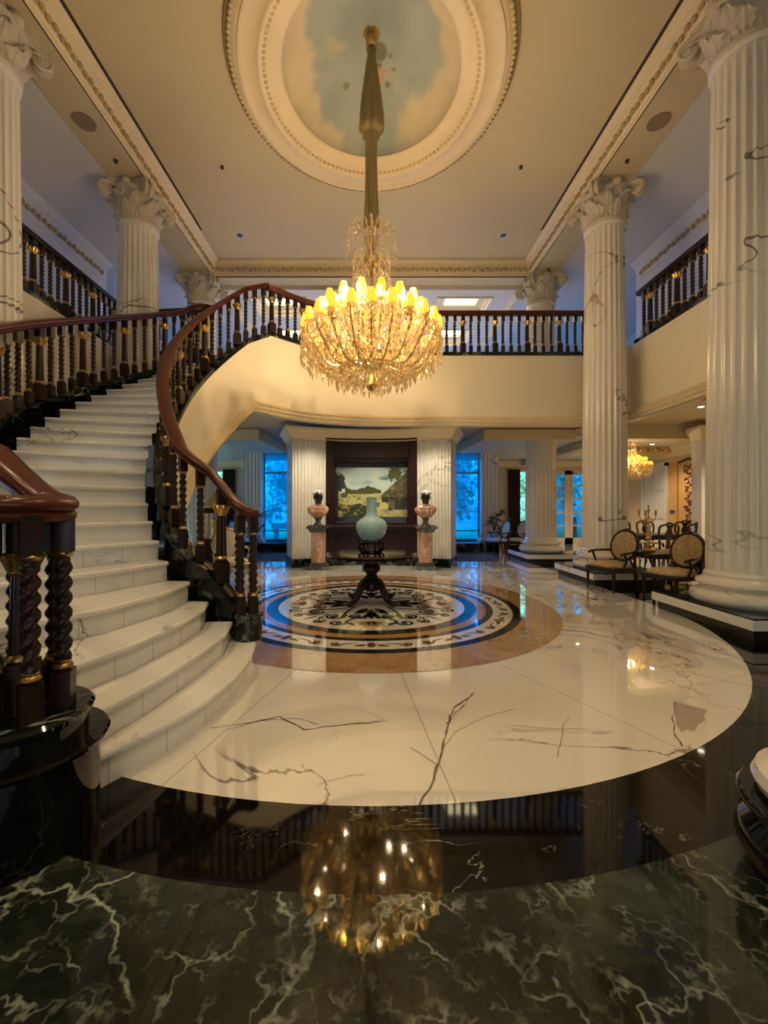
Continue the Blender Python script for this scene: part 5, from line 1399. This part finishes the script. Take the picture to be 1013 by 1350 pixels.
b = MB(); b.lathe([(.24,0),(.30,.04),(.345,.12),(.36,.20),(.345,.29),(.312,.35),(.31,.37),(.335,.40),(.352,.43),(.352,.455),(.34,.475),(0,.476)], 56); b.build('turned_body', M['green'], ur)
b = MB(); b.lathe([(.27,0),(.305,.02),(.315,.05),(.30,.085),(.25,.10),(0,.105)], 56); o = b.build('cream_marble_disc', M['inlay_white'], None); o.location = (1.77,1.45,.3045); tag(o, 'cream marble disc lying on the low black pedestal at the right edge', 'stone disc')
# ------------------------------------------------------------------ garden outside
M['skyscreen'] = plain('green sky screen', (.26,.36,.30), .9, var=.5, vs=.8)
gd_ = MB(); gd_.box(-30, 30, DB+.3, 45, -.12, -.02); struct(gd_.build('floor', M['grass'], smooth=False))
gw = MB(); gw.box(-32, 32, 29, 29.3, -.1, 6.5); struct(gw.build('wall_sky_screen', M['skyscreen'], smooth=False))  # screen added behind the trees to hide the bright horizon sky
def tree_mesh(seed, n, rx, rz, z0):
    b = MB(); rnd = random.Random(seed); cl = [(rnd.gauss(0,.5)*rx, rnd.gauss(0,.5)*rx, z0+rz*(1+rnd.gauss(0,.45))) for _ in range(26)]
    for i in range(n):
        c = rnd.choice(cl); p = Vector((c[0]+rnd.gauss(0,.30)*rx*.7, c[1]+rnd.gauss(0,.30)*rx*.7, max(.05, c[2]+rnd.gauss(0,.30)*rz*.5)))
        a = rnd.uniform(0,2*pi); d = Vector((math.cos(a), math.sin(a), rnd.uniform(-.9,.5))).normalized(); sd_ = d.cross(Vector((rnd.gauss(0,1),rnd.gauss(0,1),rnd.gauss(0,1)))).normalized()
        l = rnd.uniform(.12,.26); w_ = l*.32
        b.add([p, p+d*l*.5-sd_*w_, p+d*l, p+d*l*.5+sd_*w_], [(0,1,2,3)])
    return b.mesh('foliage', M['treeleaf'], smooth=False)
TM = [tree_mesh(11, 3600, 1.3, 1.6, .4), tree_mesh(12, 3800, 1.5, 1.9, .6), tree_mesh(13, 3000, 1.2, .9, .0)]
tk = MB(); tk.tube([(0,0,-.1),(.05,.03,.8),(-.05,.05,1.8),(.05,0,2.6)], [.10,.08,.06,.03], 8); tk.tube([(-.02,.04,1.2),(.35,.1,1.9),(.5,.1,2.4)], [.05,.035,.02], 6); tkm = tk.mesh('trunk', M['bark'])
spots = [(-3.6,19.4,0),(-7.4,20.5,1),(-3.2,23.2,1),(3.6,19.0,0),(7.0,21.5,1),(3.3,23.2,1),(6.4,19.0,2),(10.2,20.5,0),(13.5,22.5,1),(-6.4,19.0,2),(-11.0,20.5,1),(1.8,16.9,2),(-1.8,16.9,2),(16.8,24.5,1),(9.5,25,1),(-14.6,23,1),(0,26,1)]
nmz = {0:'blue lit garden shrub', 1:'tall garden tree', 2:'low garden bush'}
pl = ['outside the left bay window, nearest the glass','far left beyond the left bay','behind the left bay shrub','outside the right bay window, nearest the glass','farther back to the right of the right bay','behind the right bay shrub','outside the narrow right back window','outside the glazed doors, left','outside the glazed doors, right','outside the left back window','beyond the left back window','at the foot of the right bay window','at the foot of the left bay window','far right beyond the glazed doors','far behind the narrow right window','far left of the garden','far behind the central wall']
for i, (x, y, k) in enumerate(spots):
    t = thing('garden_bush' if k == 2 else 'garden_tree', nmz[k]+' '+pl[i], 'bush' if k == 2 else 'tree', (x,y,0), i*1.3, 'garden trees and bushes')
    inst(TM[k], 'foliage', t); t.scale = (1,1,1) if k == 2 else (1.15,1.15,1.5)
    if k != 2: inst(tkm, 'trunk', t)
b = MB(); b.box(-4.3, -2.9, 17.55, 17.75, .55, .80); b.box(-4.2,-4.0,17.55,17.75,-.03,.55); b.box(-3.2,-3.0,17.55,17.75,-.03,.55); tag(b.build('garden_bench', M['wallw'], smooth=False, bevel=.01), 'pale stone bench in the garden seen through the left bay window', 'bench')

# ------------------------------------------------------------------ lights of the house and added fill spots
def light(name, kind, loc, energy, color, size=.2, rot=(0,0,0), **kw):
    l = bpy.data.lights.new(name, kind); l.energy = energy; l.color = color
    if kind == 'AREA': l.shape = 'DISK'; l.size = size
    else: l.shadow_soft_size = size
    for k, v in kw.items(): setattr(l, k, v)
    o = bpy.data.objects.new(name, l); COL.objects.link(o); o.location = loc; o.rotation_euler = rot; return o
WARM = (1.0, .73, .41); WW = (1.0, .84, .62)
cx_, cy_ = 0, 6.2
for i in range(12):
    a = i*pi/6+.13; light('chandelier_lamp', 'POINT', (cx_+.80*math.cos(a), cy_+.80*math.sin(a), CHZ+1.12), K_CH, WARM, .014)
for i in range(5):
    a = i*2*pi/5; light('chandelier_lamp', 'POINT', (cx_+.5*math.cos(a), cy_+.5*math.sin(a), CHZ+.55), K_CH*.28, WARM, .010)
light('chandelier_lamp', 'POINT', (cx_, cy_, CHZ+1.6), K_CH*.5, WARM, .03)
light('chandelier_lamp', 'POINT', (6.95, 11.0, 2.16+.48*1.25), 45, (1.0,.70,.36), .10)
def spot(x, y, z, e, ang=100, col=WW, size=.06, tgt=None):
    return light('ceiling_spot', 'SPOT', (x,y,z), e, col, size, spot_size=R(ang), spot_blend=.8)
# recessed downlights under the balcony and in the dining room; fixtureless spots added elsewhere
for x, y, nm in ((-1.24,9.15,'left of'),(0,9.25,'in the middle before'),(1.26,9.15,'right of')):
    downlight(x, y, 3.5, 'small lit downlight under the balcony, %s the wooden niche' % nm, .05); spot(x, y+.05, 3.46, K_SP*2.6, 110)
for i, (x, y) in enumerate(((-2.6,1.6),(2.6,1.6),(-2.6,-1.6),(2.6,-1.6))):
    spot(x, y, ZC-.03, K_SP*K_FR, 110, (1.0,.76,.45))  # added warm fill from above and behind the viewer, no fixtures
for s in (-1,1):
    for y in (2.2, 5.4): spot(s*6.2, y, 7.68, K_SP*1.0, 120)  # added gallery fill spots, out of view and without fixtures
for x, y in ((6.6,8.2),(8.3,8.2),(8.3,12.1),(7.2,14.3)):
    z = 3.45 if y < 9.5 else 3.32; downlight(x, y, z, 'recessed downlight of the dining room ceiling, %s' % ('above the pier' if y < 9 and x > 8 else 'near the columns' if y < 9 else 'beside the wall hanging' if y < 13 else 'before the glazed doors'), .06); spot(x, y, z-.03, K_SP*3.2, 120, (1.0,.76,.46))
for x in (-2.75,0,2.75):
    light('coffer_lamp', 'AREA', (x, 13.6, 7.56), K_CF, (1.0,.85,.6), .8)
